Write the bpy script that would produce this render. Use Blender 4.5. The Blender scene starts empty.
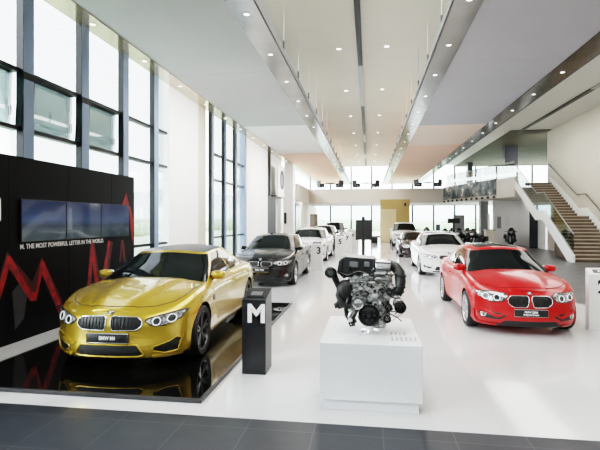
import bpy, bmesh, math, random
import numpy as np
from mathutils import Vector, Matrix
from mathutils.bvhtree import BVHTree
from mathutils.geometry import delaunay_2d_cdt

PI = math.pi
C = bpy.context.scene.collection
rng = random.Random(7)

# ------------------------------------------------------------------ measured camera
F_PX = 466.7
YAW = math.atan(69.0 / F_PX)
CY, SY = math.cos(YAW), math.sin(YAW)
EYE = 1.85
HORIZON = 220.0


def ray(u, v):
    a = (u - 300.0) / F_PX
    return (a * CY - SY, a * SY + CY, -(v - HORIZON) / F_PX)


def on_floor(u, v, z=0.0):
    r = ray(u, v); t = (z - EYE) / r[2]
    return (r[0] * t, r[1] * t, z)


def on_x(u, v, X):
    r = ray(u, v); t = X / r[0]
    return (X, r[1] * t, r[2] * t + EYE)


def on_y(u, v, Y):
    r = ray(u, v); t = Y / r[1]
    return (r[0] * t, Y, r[2] * t + EYE)


# ------------------------------------------------------------------ materials
MATS = {}


def mat(name, color, rough=0.5, metal=0.0, coat=0.0, emit=None, estr=0.0, spec=0.5):
    if name in MATS:
        return MATS[name]
    m = bpy.data.materials.new(name)
    m.use_nodes = True
    b = m.node_tree.nodes['Principled BSDF']
    b.inputs['Base Color'].default_value = (*color, 1)
    b.inputs['Roughness'].default_value = rough
    b.inputs['Metallic'].default_value = metal
    b.inputs['Specular IOR Level'].default_value = spec
    if coat:
        b.inputs['Coat Weight'].default_value = coat
        b.inputs['Coat Roughness'].default_value = 0.03
    if emit:
        b.inputs['Emission Color'].default_value = (*emit, 1)
        b.inputs['Emission Strength'].default_value = estr
    MATS[name] = m
    return m


def nodes_of(m):
    nt = m.node_tree
    return nt, nt.nodes, nt.links, nt.nodes['Principled BSDF']


def mottled(name, c1, c2, scale=4.0, rough=0.5, metal=0.0, bump=0.0, spec=0.5, coat=0.0, detail=4):
    """object-space noise between two colours, with optional bump"""
    if name in MATS:
        return MATS[name]
    m = mat(name, c1, rough, metal, coat, spec=spec)
    nt, N, L, b = nodes_of(m)
    tc = N.new('ShaderNodeTexCoord')
    no = N.new('ShaderNodeTexNoise'); no.inputs['Scale'].default_value = scale
    no.inputs['Detail'].default_value = detail
    rp = N.new('ShaderNodeValToRGB')
    rp.color_ramp.elements[0].position = 0.35; rp.color_ramp.elements[0].color = (*c1, 1)
    rp.color_ramp.elements[1].position = 0.65; rp.color_ramp.elements[1].color = (*c2, 1)
    L.new(tc.outputs['Object'], no.inputs['Vector']); L.new(no.outputs['Fac'], rp.inputs['Fac'])
    L.new(rp.outputs['Color'], b.inputs['Base Color'])
    if bump:
        bp = N.new('ShaderNodeBump'); bp.inputs['Strength'].default_value = bump
        bp.inputs['Distance'].default_value = 0.01
        L.new(no.outputs['Fac'], bp.inputs['Height']); L.new(bp.outputs['Normal'], b.inputs['Normal'])
    return m


def tiled(name, c, joint, size, rough, width=0.004, var=0.03, spec=0.5, off=(0, 0)):
    """square tiles with thin joints, laid in world metres"""
    m = mat(name, c, rough, spec=spec)
    nt, N, L, b = nodes_of(m)
    tc = N.new('ShaderNodeTexCoord')
    mp = N.new('ShaderNodeMapping'); mp.inputs['Location'].default_value = (off[0], off[1], 0)
    br = N.new('ShaderNodeTexBrick')
    br.offset = 0.0; br.squash = 1.0
    br.inputs['Scale'].default_value = 1.0
    br.inputs['Brick Width'].default_value = size
    br.inputs['Row Height'].default_value = size
    br.inputs['Mortar Size'].default_value = width
    br.inputs['Mortar Smooth'].default_value = 0.1
    br.inputs['Color1'].default_value = (*[x * (1 - var) for x in c], 1)
    br.inputs['Color2'].default_value = (*[min(1, x * (1 + var)) for x in c], 1)
    br.inputs['Mortar'].default_value = (*joint, 1)
    L.new(tc.outputs['Object'], mp.inputs['Vector']); L.new(mp.outputs['Vector'], br.inputs['Vector'])
    L.new(br.outputs['Color'], b.inputs['Base Color'])
    no = N.new('ShaderNodeTexNoise'); no.inputs['Scale'].default_value = 3.0
    L.new(tc.outputs['Object'], no.inputs['Vector'])
    mr = N.new('ShaderNodeMapRange')
    mr.inputs['To Min'].default_value = rough * 0.8; mr.inputs['To Max'].default_value = rough * 1.25
    L.new(no.outputs['Fac'], mr.inputs['Value']); L.new(mr.outputs['Result'], b.inputs['Roughness'])
    return m


def glass(name, tint=(0.95, 0.98, 0.98), refl=0.08):
    """clear architectural pane: mostly see-through with a fresnel sheen"""
    if name in MATS:
        return MATS[name]
    m = bpy.data.materials.new(name); m.use_nodes = True
    nt = m.node_tree; N = nt.nodes; L = nt.links; N.clear()
    out = N.new('ShaderNodeOutputMaterial')
    tr = N.new('ShaderNodeBsdfTransparent'); tr.inputs['Color'].default_value = (*tint, 1)
    gl = N.new('ShaderNodeBsdfGlossy'); gl.inputs['Roughness'].default_value = 0.02
    fr = N.new('ShaderNodeFresnel'); fr.inputs['IOR'].default_value = 1.3
    ad = N.new('ShaderNodeMath'); ad.operation = 'MULTIPLY_ADD'
    ad.inputs[1].default_value = 0.7; ad.inputs[2].default_value = refl * 0.3
    mx = N.new('ShaderNodeMixShader')
    L.new(fr.outputs['Fac'], ad.inputs[0]); L.new(ad.outputs[0], mx.inputs['Fac'])
    L.new(tr.outputs[0], mx.inputs[1]); L.new(gl.outputs[0], mx.inputs[2])
    L.new(mx.outputs[0], out.inputs['Surface'])
    MATS[name] = m
    return m


# ------------------------------------------------------------------ scene helpers
def tag(o, label=None, cat=None, group=None, kind=None):
    if label: o['label'] = label
    if cat: o['category'] = cat
    if group: o['group'] = group
    if kind: o['kind'] = kind
    return o


def empty(name, loc=(0, 0, 0), rz=0.0):
    o = bpy.data.objects.new(name, None); C.objects.link(o)
    o.location = loc; o.rotation_euler = (0, 0, rz); o.empty_display_size = 0.1
    return o


def link(name, me, parent=None, loc=None, rot=None):
    o = bpy.data.objects.new(name, me); C.objects.link(o)
    if parent: o.parent = parent
    if loc: o.location = loc
    if rot: o.rotation_euler = rot
    return o


def smooth_mesh(me, angle=None):
    me.polygons.foreach_set('use_smooth', [True] * len(me.polygons))
    if angle is not None:
        me.set_sharp_from_angle(angle=math.radians(angle))
    me.update()


class MB:
    """collects shapes, then links them as one mesh object"""

    def __init__(self):
        self.bm = bmesh.new()

    def _new(self, fn):
        n = len(self.bm.verts)
        fn()
        self.bm.verts.ensure_lookup_table()
        return self.bm.verts[n:]

    def box(self, lo, hi, bevel=0.0, rot=None, at=None, mi=0):
        cx = [(a + b) / 2 for a, b in zip(lo, hi)]
        sz = [abs(b - a) for a, b in zip(lo, hi)]
        r = bmesh.ops.create_cube(self.bm, size=1.0)
        vs = r['verts']
        for v in vs:
            v.co = Vector((v.co.x * sz[0], v.co.y * sz[1], v.co.z * sz[2]))
        fs = {f for v in vs for f in v.link_faces}
        for f in fs: f.material_index = mi
        if bevel:
            es = list({e for v in vs for e in v.link_edges})
            q = bmesh.ops.bevel(self.bm, geom=es, offset=bevel, segments=2, affect='EDGES', profile=0.5)
            vs = list({v for f in q['faces'] for v in f.verts} | {v for v in vs if v.is_valid})
            seen = set(vs); st = list(vs)
            while st:
                v = st.pop()
                for e in v.link_edges:
                    w = e.other_vert(v)
                    if w not in seen: seen.add(w); st.append(w)
            vs = list(seen)
            for v in vs:
                for f in v.link_faces: f.material_index = mi
        M = Matrix.Translation(Vector(cx))
        if rot is not None: M = M @ rot
        for v in vs: v.co = M @ v.co
        return self

    def cyl(self, p0, p1, r0, r1=None, seg=24, cap=True, mi=0):
        p0, p1 = Vector(p0), Vector(p1)
        d = p1 - p0
        q = d.to_track_quat('Z', 'Y').to_matrix().to_4x4()
        M = Matrix.Translation((p0 + p1) / 2) @ q
        r1 = r0 if r1 is None else r1
        r = bmesh.ops.create_cone(self.bm, cap_ends=cap, segments=seg, radius1=r0, radius2=r1, depth=d.length, matrix=M)
        for v in r['verts']:
            for f in v.link_faces: f.material_index = mi
        return self

    def tube(self, pts, r, seg=10, closed=False, mi=0):
        """round tube along a polyline, radius a number or a list"""
        pts = [Vector(p) for p in pts]
        n = len(pts)
        rs = r if isinstance(r, (list, tuple)) else [r] * n
        rings = []
        up = None
        for i, p in enumerate(pts):
            a = pts[(i - 1) % n] if (closed or i > 0) else p
            b = pts[(i + 1) % n] if (closed or i < n - 1) else p
            t = (b - a)
            if t.length < 1e-9: t = Vector((0, 0, 1))
            t.normalize()
            if up is None:
                up = t.orthogonal().normalized()
            up = (up - t * up.dot(t))
            up = up.normalized() if up.length > 1e-6 else t.orthogonal().normalized()
            w = t.cross(up)
            rings.append([self.bm.verts.new(p + (up * math.cos(k * 2 * PI / seg) + w * math.sin(k * 2 * PI / seg)) * rs[i]) for k in range(seg)])
        m = n if closed else n - 1
        for i in range(m):
            A, B = rings[i], rings[(i + 1) % n]
            for k in range(seg):
                f = self.bm.faces.new((A[k], A[(k + 1) % seg], B[(k + 1) % seg], B[k])); f.smooth = True; f.material_index = mi
        if not closed:
            self.bm.faces.new(list(reversed(rings[0]))).material_index = mi
            self.bm.faces.new(rings[-1]).material_index = mi
        return self

    def lathe(self, prof, axis='Y', seg=32, at=(0, 0, 0), closed=True, mi=0):
        """prof: (radius, height) pairs turned about an axis"""
        at = Vector(at)
        rings = []
        for (r, hgt) in prof:
            ring = []
            for k in range(seg):
                a = 2 * PI * k / seg
                c, s = math.cos(a) * r, math.sin(a) * r
                if axis == 'Y': p = Vector((c, hgt, s))
                elif axis == 'X': p = Vector((hgt, c, s))
                else: p = Vector((c, s, hgt))
                ring.append(self.bm.verts.new(at + p))
            rings.append(ring)
        m = len(rings)
        for i in range(m if closed else m - 1):
            A, B = rings[i], rings[(i + 1) % m]
            for k in range(seg):
                f = self.bm.faces.new((A[k], A[(k + 1) % seg], B[(k + 1) % seg], B[k])); f.material_index = mi
        return self

    def prism(self, poly, h0, h1, plane='XY', mi=0):
        """flat outline pushed from h0 to h1 along the plane's normal"""
        def P(a, b, h):
            return Vector((a, b, h)) if plane == 'XY' else Vector((a, h, b)) if plane == 'XZ' else Vector((h, a, b))
        A = [self.bm.verts.new(P(a, b, h0)) for a, b in poly]
        B = [self.bm.verts.new(P(a, b, h1)) for a, b in poly]
        n = len(poly)
        self.bm.faces.new(A).material_index = mi
        self.bm.faces.new(list(reversed(B))).material_index = mi
        for i in range(n):
            self.bm.faces.new((A[i], B[i], B[(i + 1) % n], A[(i + 1) % n])).material_index = mi
        return self

    def blob(self, at, rad, e=1.0, seg=20, rings=12, rot=None, mi=0):
        """superellipsoid: e=1 a ball, smaller e boxier"""
        def sp(x, p): return math.copysign(abs(x) ** p, x)
        at = Vector(at)
        R = []
        for i in range(rings + 1):
            ph = -PI / 2 + PI * i / rings
            row = []
            for k in range(seg):
                th = 2 * PI * k / seg
                p = Vector((rad[0] * sp(math.cos(ph), e) * sp(math.cos(th), e),
                            rad[1] * sp(math.cos(ph), e) * sp(math.sin(th), e),
                            rad[2] * sp(math.sin(ph), e)))
                if rot is not None: p = rot @ p
                row.append(self.bm.verts.new(at + p))
            R.append(row)
        for i in range(rings):
            for k in range(seg):
                f = self.bm.faces.new((R[i][k], R[i][(k + 1) % seg], R[i + 1][(k + 1) % seg], R[i + 1][k])); f.smooth = True; f.material_index = mi
        return self

    def quad(self, pts, mi=0):
        self.bm.faces.new([self.bm.verts.new(Vector(p)) for p in pts]).material_index = mi
        return self

    def build(self, name, m, parent=None, smooth=None, loc=None, rot=None):
        bmesh.ops.remove_doubles(self.bm, verts=self.bm.verts, dist=1e-6)
        bmesh.ops.dissolve_degenerate(self.bm, edges=self.bm.edges, dist=1e-6)
        bmesh.ops.recalc_face_normals(self.bm, faces=self.bm.faces)
        me = bpy.data.meshes.new(name); self.bm.to_mesh(me); self.bm.free()
        for x in (m if isinstance(m, (list, tuple)) else [m]): me.materials.append(x)
        if smooth is not None: smooth_mesh(me, smooth)
        return link(name, me, parent, loc, rot)


def copy_tree(o, parent=None):
    c = o.copy(); C.objects.link(c)
    if parent is not None: c.parent = parent
    for k in ('label', 'category', 'group', 'kind'):
        if parent is None and k in c.keys() and k == 'label': pass
    for ch in list(o.children):
        copy_tree(ch, c)
    return c


def repaint(root, old, new):
    """give a copy its own colour without touching the shared mesh"""
    for o in [root] + list(root.children_recursive):
        if o.type != 'MESH': continue
        for s in o.material_slots:
            if s.material == old:
                s.link = 'OBJECT'; s.material = new


def text_mesh(body, size, m, name='lettering', parent=None, loc=(0, 0, 0), rot=(0, 0, 0), extrude=0.002, align='CENTER', width=None, bold=0.0):
    cu = bpy.data.curves.new('t', 'FONT'); cu.body = body; cu.size = size
    cu.align_x = align; cu.align_y = 'CENTER'; cu.extrude = extrude; cu.offset = bold
    t = bpy.data.objects.new('t', cu); C.objects.link(t)
    dg = bpy.context.evaluated_depsgraph_get()
    me = bpy.data.meshes.new_from_object(t.evaluated_get(dg))
    bpy.data.objects.remove(t); bpy.data.curves.remove(cu)
    me.name = name
    if width:
        xs = [v.co.x for v in me.vertices]; k = width / (max(xs) - min(xs))
        for v in me.vertices: v.co.x *= k
    me.materials.clear(); me.materials.append(m)
    return link(name, me, parent, loc, rot)


def mesh_from(name, verts, faces, m, parent=None, smooth=None):
    me = bpy.data.meshes.new(name); me.from_pydata([tuple(v) for v in verts], [], faces); me.update()
    bm = bmesh.new(); bm.from_mesh(me)
    bmesh.ops.remove_doubles(bm, verts=bm.verts, dist=1e-5)
    bmesh.ops.dissolve_degenerate(bm, edges=bm.edges, dist=1e-5)
    bmesh.ops.recalc_face_normals(bm, faces=bm.faces)
    bm.to_mesh(me); bm.free()
    for x in (m if isinstance(m, (list, tuple)) else [m]): me.materials.append(x)
    if smooth is not None: smooth_mesh(me, smooth)
    return link(name, me, parent)
# ------------------------------------------------------------------ palette
M = {}
M['rubber'] = mat('rubber', (.012, .012, .013), .65)
M['well'] = mat('well', (.008, .008, .008), .9)
M['brake'] = mat('brake', (.06, .06, .062), .45, .6)
M['trim_black'] = mat('trim_black', (.012, .012, .013), .3)
M['grille'] = mottled('grille', (.004, .004, .004), (.02, .02, .021), 90, .45)
M['chrome'] = mat('chrome', (.86, .86, .87), .08, 1.0)
M['grey_metal'] = mat('grey_metal', (.38, .38, .39), .3, 1.0)
M['dark_metal'] = mat('dark_metal', (.05, .052, .055), .32, .8)
M['black_rim'] = mat('black_rim', (.06, .062, .065), .28, .85)
M['silver_rim'] = mat('silver_rim', (.55, .56, .58), .25, 1.0)
M['glass_dark'] = mat('glass_dark', (.008, .011, .011), .02, 0, 0, spec=.25)
M['lamp'] = mottled('lamp', (.05, .052, .058), (.72, .73, .75), 26, .12, .5, coat=1)
M['lens'] = mat('lens', (.03, .035, .045), .04, .2, 1.0)
M['halo'] = mat('halo', (.9, .92, .95), .15, .2, .5, (1, 1, 1), .25)
M['tail'] = mat('tail', (.35, .008, .008), .1, 0, 1)
M['white_paint'] = mat('white_paint', (.85, .85, .85), .4)
M['badge_blue'] = mat('badge_blue', (.05, .16, .42), .3)
M['gold_paint'] = mat('gold_paint', (.52, .345, .036), .26, .55, .75)
M['red_paint'] = mat('red_paint', (.47, .0008, .0008), .28, .0, .35)
M['white_car'] = mat('white_car', (.80, .80, .80), .25, 0, 1.0)
M['black_car'] = mat('black_car', (.007, .007, .008), .2, .1, .35)
M['brown_car'] = mat('brown_car', (.016, .009, .008), .25, .2, .4)
M['charcoal_car'] = mat('charcoal_car', (.016, .016, .018), .22, .2, .5)
M['carbon_roof'] = mat('carbon_roof', (.010, .010, .011), .38, 0, 0)

M['white_tile'] = tiled('white_floor_tile', (.60, .60, .61), (.50, .50, .51), .6, .09, .0025, .008, off=(.03, -.03))
M['slate_tile'] = tiled('slate_tile', (.017, .020, .026), (.055, .058, .064), .6, .42, .005, .14, off=(-.12, .17))
M['grey_stone'] = tiled('grey_stone', (.085, .088, .092), (.055, .056, .058), .6, .35, .003, .05)
M['panel_grey'] = mottled('panel_grey', (.43, .43, .44), (.46, .46, .47), .6, .55)
M['panel_glow_peach'] = mottled('panel_glow_peach', (.84, .50, .36), (.86, .53, .38), .5, .5)  # warm light on the far ceiling panels, painted into their colour
M['panel_glow_white'] = mottled('panel_glow_white', (.78, .76, .75), (.80, .78, .77), .5, .5)  # brighter light on the middle panels, painted in as a paler colour
M['panel_glow_blush'] = mottled('panel_glow_blush', (.80, .62, .52), (.82, .64, .53), .5, .5)  # where the warm glow begins, painted as a weaker tint
M['ceiling_cream'] = mottled('ceiling_cream', (.72, .68, .585), (.75, .71, .615), .5, .75)
M['ceiling_side'] = mottled('ceiling_side', (.66, .66, .63), (.69, .69, .66), .5, .7)
M['band_metal'] = mottled('band_metal', (.34, .335, .32), (.44, .43, .41), 1.2, .18, .9)
M['band_dark'] = mottled('band_dark', (.10, .09, .08), (.17, .155, .14), 1.4, .14, .85)
M['band_tan'] = mottled('band_tan', (.66, .57, .42), (.55, .48, .37), .9, .14, .75)
M['wall_white'] = mottled('wall_white', (.88, .88, .87), (.90, .90, .89), .8, .6)
M['wall_beige'] = mottled('wall_beige', (.58, .53, .45), (.62, .57, .49), .5, .65)
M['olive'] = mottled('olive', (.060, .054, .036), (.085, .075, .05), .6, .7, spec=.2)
M['beam_beige'] = mottled('beam_beige', (.62, .58, .51), (.66, .62, .55), .5, .6)
M['mullion'] = mottled('mullion', (.20, .27, .38), (.24, .31, .42), .8, .35, .3)
M['frame_black'] = mat('frame_black', (.012, .013, .015), .35, .4)
M['pane'] = glass('clear_pane')
M['sash_pane'] = mat('sash_pane', (.33, .38, .38), .12, .0, .3)
M['tinted_pane'] = glass('tinted_pane', (.42, .50, .48), .2)
M['rail_glass'] = glass('rail_glass', (.86, .92, .90), .15)
M['door_grey'] = mat('door_grey', (.07, .074, .085), .6, spec=.2)
M['mustard'] = mottled('mustard', (.36, .26, .095), (.40, .29, .11), .7, .55)
M['pale_mustard'] = mottled('pale_mustard', (.58, .48, .29), (.62, .52, .32), .7, .55)
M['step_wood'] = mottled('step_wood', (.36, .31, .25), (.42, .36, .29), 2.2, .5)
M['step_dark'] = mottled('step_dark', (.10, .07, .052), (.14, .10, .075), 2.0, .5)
M['rail_metal'] = mat('rail_metal', (.28, .27, .26), .3, .9)

# ------------------------------------------------------------------ floor
FRONT_Y, RIGHT_X, GLASS_X, FAR_Y = 4.23, 4.61, -5.78, 52.0
MB().box((-6.6, FRONT_Y, -.12), (RIGHT_X, 54, 0)).build('floor', M['white_tile'])['kind'] = 'structure'
MB().box((-6.6, -4.5, -.12), (13.0, FRONT_Y, 0)).build('floor', M['slate_tile'])['kind'] = 'structure'
MB().box((RIGHT_X, FRONT_Y, -.12), (13.0, 54, 0)).build('floor', M['grey_stone'])['kind'] = 'structure'

# ------------------------------------------------------------------ ceilings
ZP, ZU = EYE + 3.9, 7.35
ceil = []


def structure(o):
    o['kind'] = 'structure'; return o


structure(MB().box((-2.6, -4.5, ZU), (2.4, 48.5, ZU + .25)).build('ceiling', M['ceiling_cream']))
structure(MB().box((2.4, -4.5, ZU), (8.6, 48.5, ZU + .25)).build('ceiling', M['ceiling_side']))
structure(MB().box((8.6, -4.5, ZU), (13.0, 30.2, ZU + .25)).build('ceiling', M['ceiling_side']))
structure(MB().box((-6.6, -4.5, ZU), (-2.6, 52.5, ZU + .25)).build('ceiling', M['ceiling_side']))


def soffit(x0, x1, splits):
    """suspended flat ceiling field made of panels laid end to end"""
    for (ya, yb, m) in splits:
        structure(MB().box((x0, ya + .006, ZP), (x1, yb - .006, ZP + .10)).build('ceiling', m))


yy = [-4.5, 3.5, 10.0, 15.0]
left_split = [(-4.5, 4.2, M['panel_grey']), (4.2, 12.0, M['panel_grey']), (12.0, 19.0, M['panel_grey']), (19.0, 27.0, M['panel_glow_white'])]
M['panel_lavender'] = mottled('panel_lavender', (.44, .43, .475), (.465, .455, .50), .6, .55)
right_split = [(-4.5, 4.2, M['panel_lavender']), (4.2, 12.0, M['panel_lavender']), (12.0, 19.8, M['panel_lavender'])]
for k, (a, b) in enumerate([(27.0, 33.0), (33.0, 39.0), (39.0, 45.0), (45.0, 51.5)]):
    left_split.append((a, b, M['panel_glow_peach']))
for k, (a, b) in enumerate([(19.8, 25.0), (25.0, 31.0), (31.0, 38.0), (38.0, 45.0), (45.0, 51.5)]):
    right_split.append((a, b, M['panel_glow_peach'] if k else M['panel_glow_blush']))
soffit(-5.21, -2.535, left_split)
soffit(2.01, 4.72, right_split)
# reflective bands that carry the spotlights
bands = {'glass': (-5.70, -5.21, M['band_tan']), 'well_l': (-2.535, -2.02, M['band_metal']),
         'well_r': (1.49, 2.01, M['band_metal']), 'outer': (4.72, 5.30, M['band_dark'])}
for k, (x0, x1, m) in bands.items():
    b = MB(); b.box((x0 + .004, -4.5, ZP - .02), (x1 - .004, 51.5, ZP + .10))
    structure(b.build('trim_%d' % (list(bands).index(k) + 1), m))
# the panels' raised edges beside the tall middle well
for i, (x0, x1) in enumerate(((-2.02, -1.98), (1.45, 1.49), (5.30, 5.34))):
    structure(MB().box((x0, -4.5, ZP - .03), (x1, 51.5, ZP + .12)).build('trim_%d' % (i + 5), mat('edge_grey', (.16, .16, .155), .9, spec=.1)))
# black lighting slot along the middle of the well and the one over the stair side
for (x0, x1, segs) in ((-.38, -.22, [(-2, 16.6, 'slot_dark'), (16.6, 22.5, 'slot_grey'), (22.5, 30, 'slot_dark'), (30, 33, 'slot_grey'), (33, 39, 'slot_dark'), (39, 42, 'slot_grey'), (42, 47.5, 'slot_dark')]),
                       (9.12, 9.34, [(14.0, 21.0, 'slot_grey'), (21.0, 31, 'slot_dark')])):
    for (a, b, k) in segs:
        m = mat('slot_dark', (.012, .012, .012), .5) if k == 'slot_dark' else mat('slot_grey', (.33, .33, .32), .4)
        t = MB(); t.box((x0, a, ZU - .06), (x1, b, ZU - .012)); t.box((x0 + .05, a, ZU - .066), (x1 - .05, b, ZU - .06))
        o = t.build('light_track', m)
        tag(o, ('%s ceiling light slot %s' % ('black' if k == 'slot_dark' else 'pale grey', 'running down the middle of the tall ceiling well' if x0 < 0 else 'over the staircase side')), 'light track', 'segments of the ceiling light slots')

# ------------------------------------------------------------------ right-hand wall, far glazing
WALL_X = 10.95
structure(MB().box((WALL_X, -4.5, 0), (WALL_X + .3, 30.9, ZU)).build('wall_right', M['wall_beige']))
structure(MB().box((-6.6, -4.7, 0), (13, -4.5, ZU)).build('wall_back', M['wall_white']))
# dropped dark ceiling of the upper hall behind the stair head
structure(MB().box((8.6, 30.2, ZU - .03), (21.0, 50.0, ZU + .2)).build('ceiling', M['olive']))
x0, x1 = on_y(505, 160, 36)[0], on_y(518, 160, 36)[0]
structure(MB().box((x0, 36, 5.9), (x1, 36.6, ZU - .03)).build('trim_9', M['frame_black']))
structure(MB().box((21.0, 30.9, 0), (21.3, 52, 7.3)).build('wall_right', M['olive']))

# curtain wall along the drive: one window per bay
FIN_Y = [2.34, 3.91, 5.49, 7.06, 8.64, 10.22, 11.80]
FIN_B = [16.35, 17.87, 19.40, 20.95]
ZT1, ZT2 = 4.32, 3.36


def bay(n, y0, y1, sash=True, last=False):
    w = empty('window_%d' % n, (GLASS_X, y0, 0)); w['kind'] = 'structure'
    d = y1 - y0
    MB().box((-.012, .0, .05), (.012, d, ZU)).build('pane', M['pane'], w)
    MB().box((.02, -.12, 0), (.16, .12, ZU), .008).build('mullion', M['mullion'], w)
    # shade on the post's flank, put in as a thin black strip
    MB().box((.02, -.128, 0), (.15, -.119, ZU)).build('flank_shade', M['frame_black'], w)
    for z in (ZT1, ZT2, 1.2):
        MB().box((-.05, .12, z - .035), (.09, d - .12, z + .035)).build('transom', M['frame_black'], w)
    if last:
        MB().box((-.08, d - .12, 0), (.16, d + .12, ZU), .008).build('mullion', M['mullion'], w)
    if sash:
        # top-hung leaf pushed outwards
        s = empty('sash'); s.parent = w; s.location = (-.05, 0, ZT1 - .04); s.rotation_euler = (0, math.radians(3), 0)
        hh = (ZT1 - ZT2) - .08
        f = MB()
        f.tube([(0, .15, 0), (0, d - .15, 0), (0, d - .15, -hh), (0, .15, -hh)], .022, 4, True)
        f.build('sash_frame', M['frame_black'], s)
        MB().box((-.012, .15, -hh), (.0, d - .15, 0)).build('sash_pane', M['tinted_pane'], s)
        MB().box((.10, -.135, -hh - .06), (.215, .135, .03)).build('sash_post', M['frame_black'], s)
        MB().tube([(.0, d - .2, -hh * .5), (.06, d - .2, -hh * .65), (.06, d - .2, -hh * .8)], .018, 6).build('window_handle', M['frame_black'], s)


n = 1
for a, b in zip(FIN_Y[:-1], FIN_Y[1:]):
    bay(n, a, b, sash=(3.0 < a < 9.0)); n += 1
bay(n, FIN_Y[-1], 12.75, False, False); n += 1
for a, b in zip(FIN_B[:-1], FIN_B[1:]):
    bay(n, a, b, False, b == FIN_B[-1]); n += 1
bay(n, .77, 2.34, False); n += 1
bay(n, -.80, .77, False); n += 1
bay(n, -2.37, -.80, False); n += 1
bay(n, -3.94, -2.37, False); n += 1
# white cladding between and beyond the glazed bays
structure(MB().box((-6.3, 12.75, 0), (-5.69, 15.05, ZU), .01).build('wall_left', M['wall_white']))
structure(MB().box((-6.3, 15.05, 0), (-5.71, 15.85, ZU)).build('wall_left', M['wall_beige']))
structure(MB().box((-6.3, 21.3, 0), (-5.69, 25.9, ZU)).build('wall_left', M['wall_white']))

ZG0b = 3.28
# entrance side of the hall: service bay, sign wall, square column
structure(MB().box((-6.6, 25.9, 0), (-6.2, 33.0, ZU)).build('wall_left', M['wall_white']))
structure(MB().box((-6.2, 25.95, 0), (-5.75, 28.6, 3.25), .01).build('wall_left', M['door_grey']))
structure(MB().box((-5.72, 31.3, 0), (-5.10, 32.2, 5.7), .01).build('wall_left', M['wall_white']))
structure(MB().box((-5.85, 33.2, 0), (-5.30, 40.0, ZG0b)).build('wall_left', M['wall_beige']))
structure(MB().box((-6.2, 33.2, 0), (-5.85, 52, 3.3)).build('wall_left', M['wall_beige']))
structure(MB().box((-5.30, 33.5, .1), (-5.26, 36.0, 3.1)).build('door_1', M['frame_black']))
structure(MB().box((-5.26, 33.7, .2), (-5.25, 34.6, 3.0)).build('window_20', M['sash_pane']))
structure(MB().box((-5.26, 34.9, .2), (-5.25, 35.8, 3.0)).build('window_21', M['sash_pane']))

# gallery: slab front round three sides
ZG0, ZG1 = 3.28, 4.50
structure(MB().box((-6.2, 40.0, ZG0), (6.2, 40.25, ZG1)).build('trim_10', M['beam_beige']))
structure(MB().box((-5.35, 33.2, ZG0), (-5.1, 40.0, ZG1)).build('trim_11', M['beam_beige']))
g = MB(); g.prism([(-6.2, 40.25), (6.2, 40.25), (6.6, 40.0), (8.85, 31.0), (20.9, 31.0), (20.9, 46), (-6.2, 46)], ZG0, 4.12)
structure(g.build('floor', M['beam_beige']))
g = MB(); g.prism([(-6.2, 33.2), (-5.35, 33.2), (-5.35, 40.25), (-6.2, 40.25)], ZG0, 4.12)
structure(g.build('floor', M['beam_beige']))
# oblique front of the gallery towards the stair
P0, P1 = Vector((6.1, 40.0, 0)), Vector((8.78, 30.1, 0))
d = (P1 - P0).normalized(); nn = Vector((-d.y, d.x, 0)); nn = nn if nn.x < 0 else -nn
pv = [P0, P1, P1 - nn * .25, P0 - nn * .25]
g = MB(); g.prism([(p.x, p.y) for p in pv], ZG0, ZG1); structure(g.build('trim_12', M['beam_beige']))

# far curtain wall, one window per bay
xs = [on_y(x, 220, FAR_Y)[0] for x in (289.5, 310.3, 330.6, 351.2, 371.6, 392, 412.4, 433.6, 454.6, 475.6, 496.5, 517, 532, 547)]
n = 30
for a, b in zip(xs[:-1], xs[1:]):
    w = empty('window_%d' % n, (a, FAR_Y, 0)); w['kind'] = 'structure'; n += 1
    dd = b - a
    MB().box((0, -.01, .05), (dd, .01, 8.6)).build('pane', M['pane'], w)
    MB().box((-.09, -.12, 0), (.09, .06, 8.6), .005).build('mullion', M['frame_black'], w)
    MB().box((.09, -.08, 3.4), (dd - .09, .05, 3.75)).build('transom', M['frame_black'], w)
    MB().box((.09, -.08, 0), (dd - .09, .05, .12)).build('bottom_rail', M['frame_black'], w)
for x, y0 in ((-1.9, 41.0),):
    pass
# wall under the gallery beside the stair, with its door and the round-nosed pillar
structure(MB().box((9.15, 36.4, 0), (13.4, 36.7, ZG0)).build('wall_back', M['wall_white']))
structure(MB().box((10.95, 31.2, 0), (11.2, 36.4, ZG0)).build('wall_right', M['wall_white']))
dw = empty('door_2', (11.0, 32.6, 0)); dw['kind'] = 'structure'
MB().box((-.55, -.04, 0), (.10, .04, 3.2)).build('door_leaf', M['door_grey'], dw)
MB().box((.10, -.06, 0), (.17, .05, 3.25)).build('door_frame', M['trim_black'], dw)
structure(MB().box((on_y(481, 220, 37.6)[0], 37.6, 0), (on_y(488.5, 220, 37.6)[0], 38.3, ZG0), .02).build('trim_13', mat('pillar_grey', (.13, .13, .13), .6)))

# mustard booth under the gallery
bt = empty('service_booth', (0, 0, 0))
tag(bt, 'mustard yellow square booth with a paler panel under the far gallery', 'booth')
x0, x1 = on_y(380, 220, 40.0)[0], on_y(409, 220, 40.0)[0]
MB().box((x0, 39.2, 0), (x1, 39.9, 3.55), .01).build('booth_wall', M['mustard'], bt)
MB().box((x0 + .02, 39.14, .02), (x0 + (x1 - x0) * .54, 39.2, 2.75)).build('booth_door', M['pale_mustard'], bt)
MB().box((x0 + (x1 - x0) * .54, 39.16, .02), (x1 - .02, 39.2, 1.55)).build('counter_panel', M['pale_mustard'], bt)
b = MB(); b.box((x1 - .45, 39.1, 3.0), (x1 - .3, 39.2, 3.25), .01); b.build('booth_lamp', M['trim_black'], bt)

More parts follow.
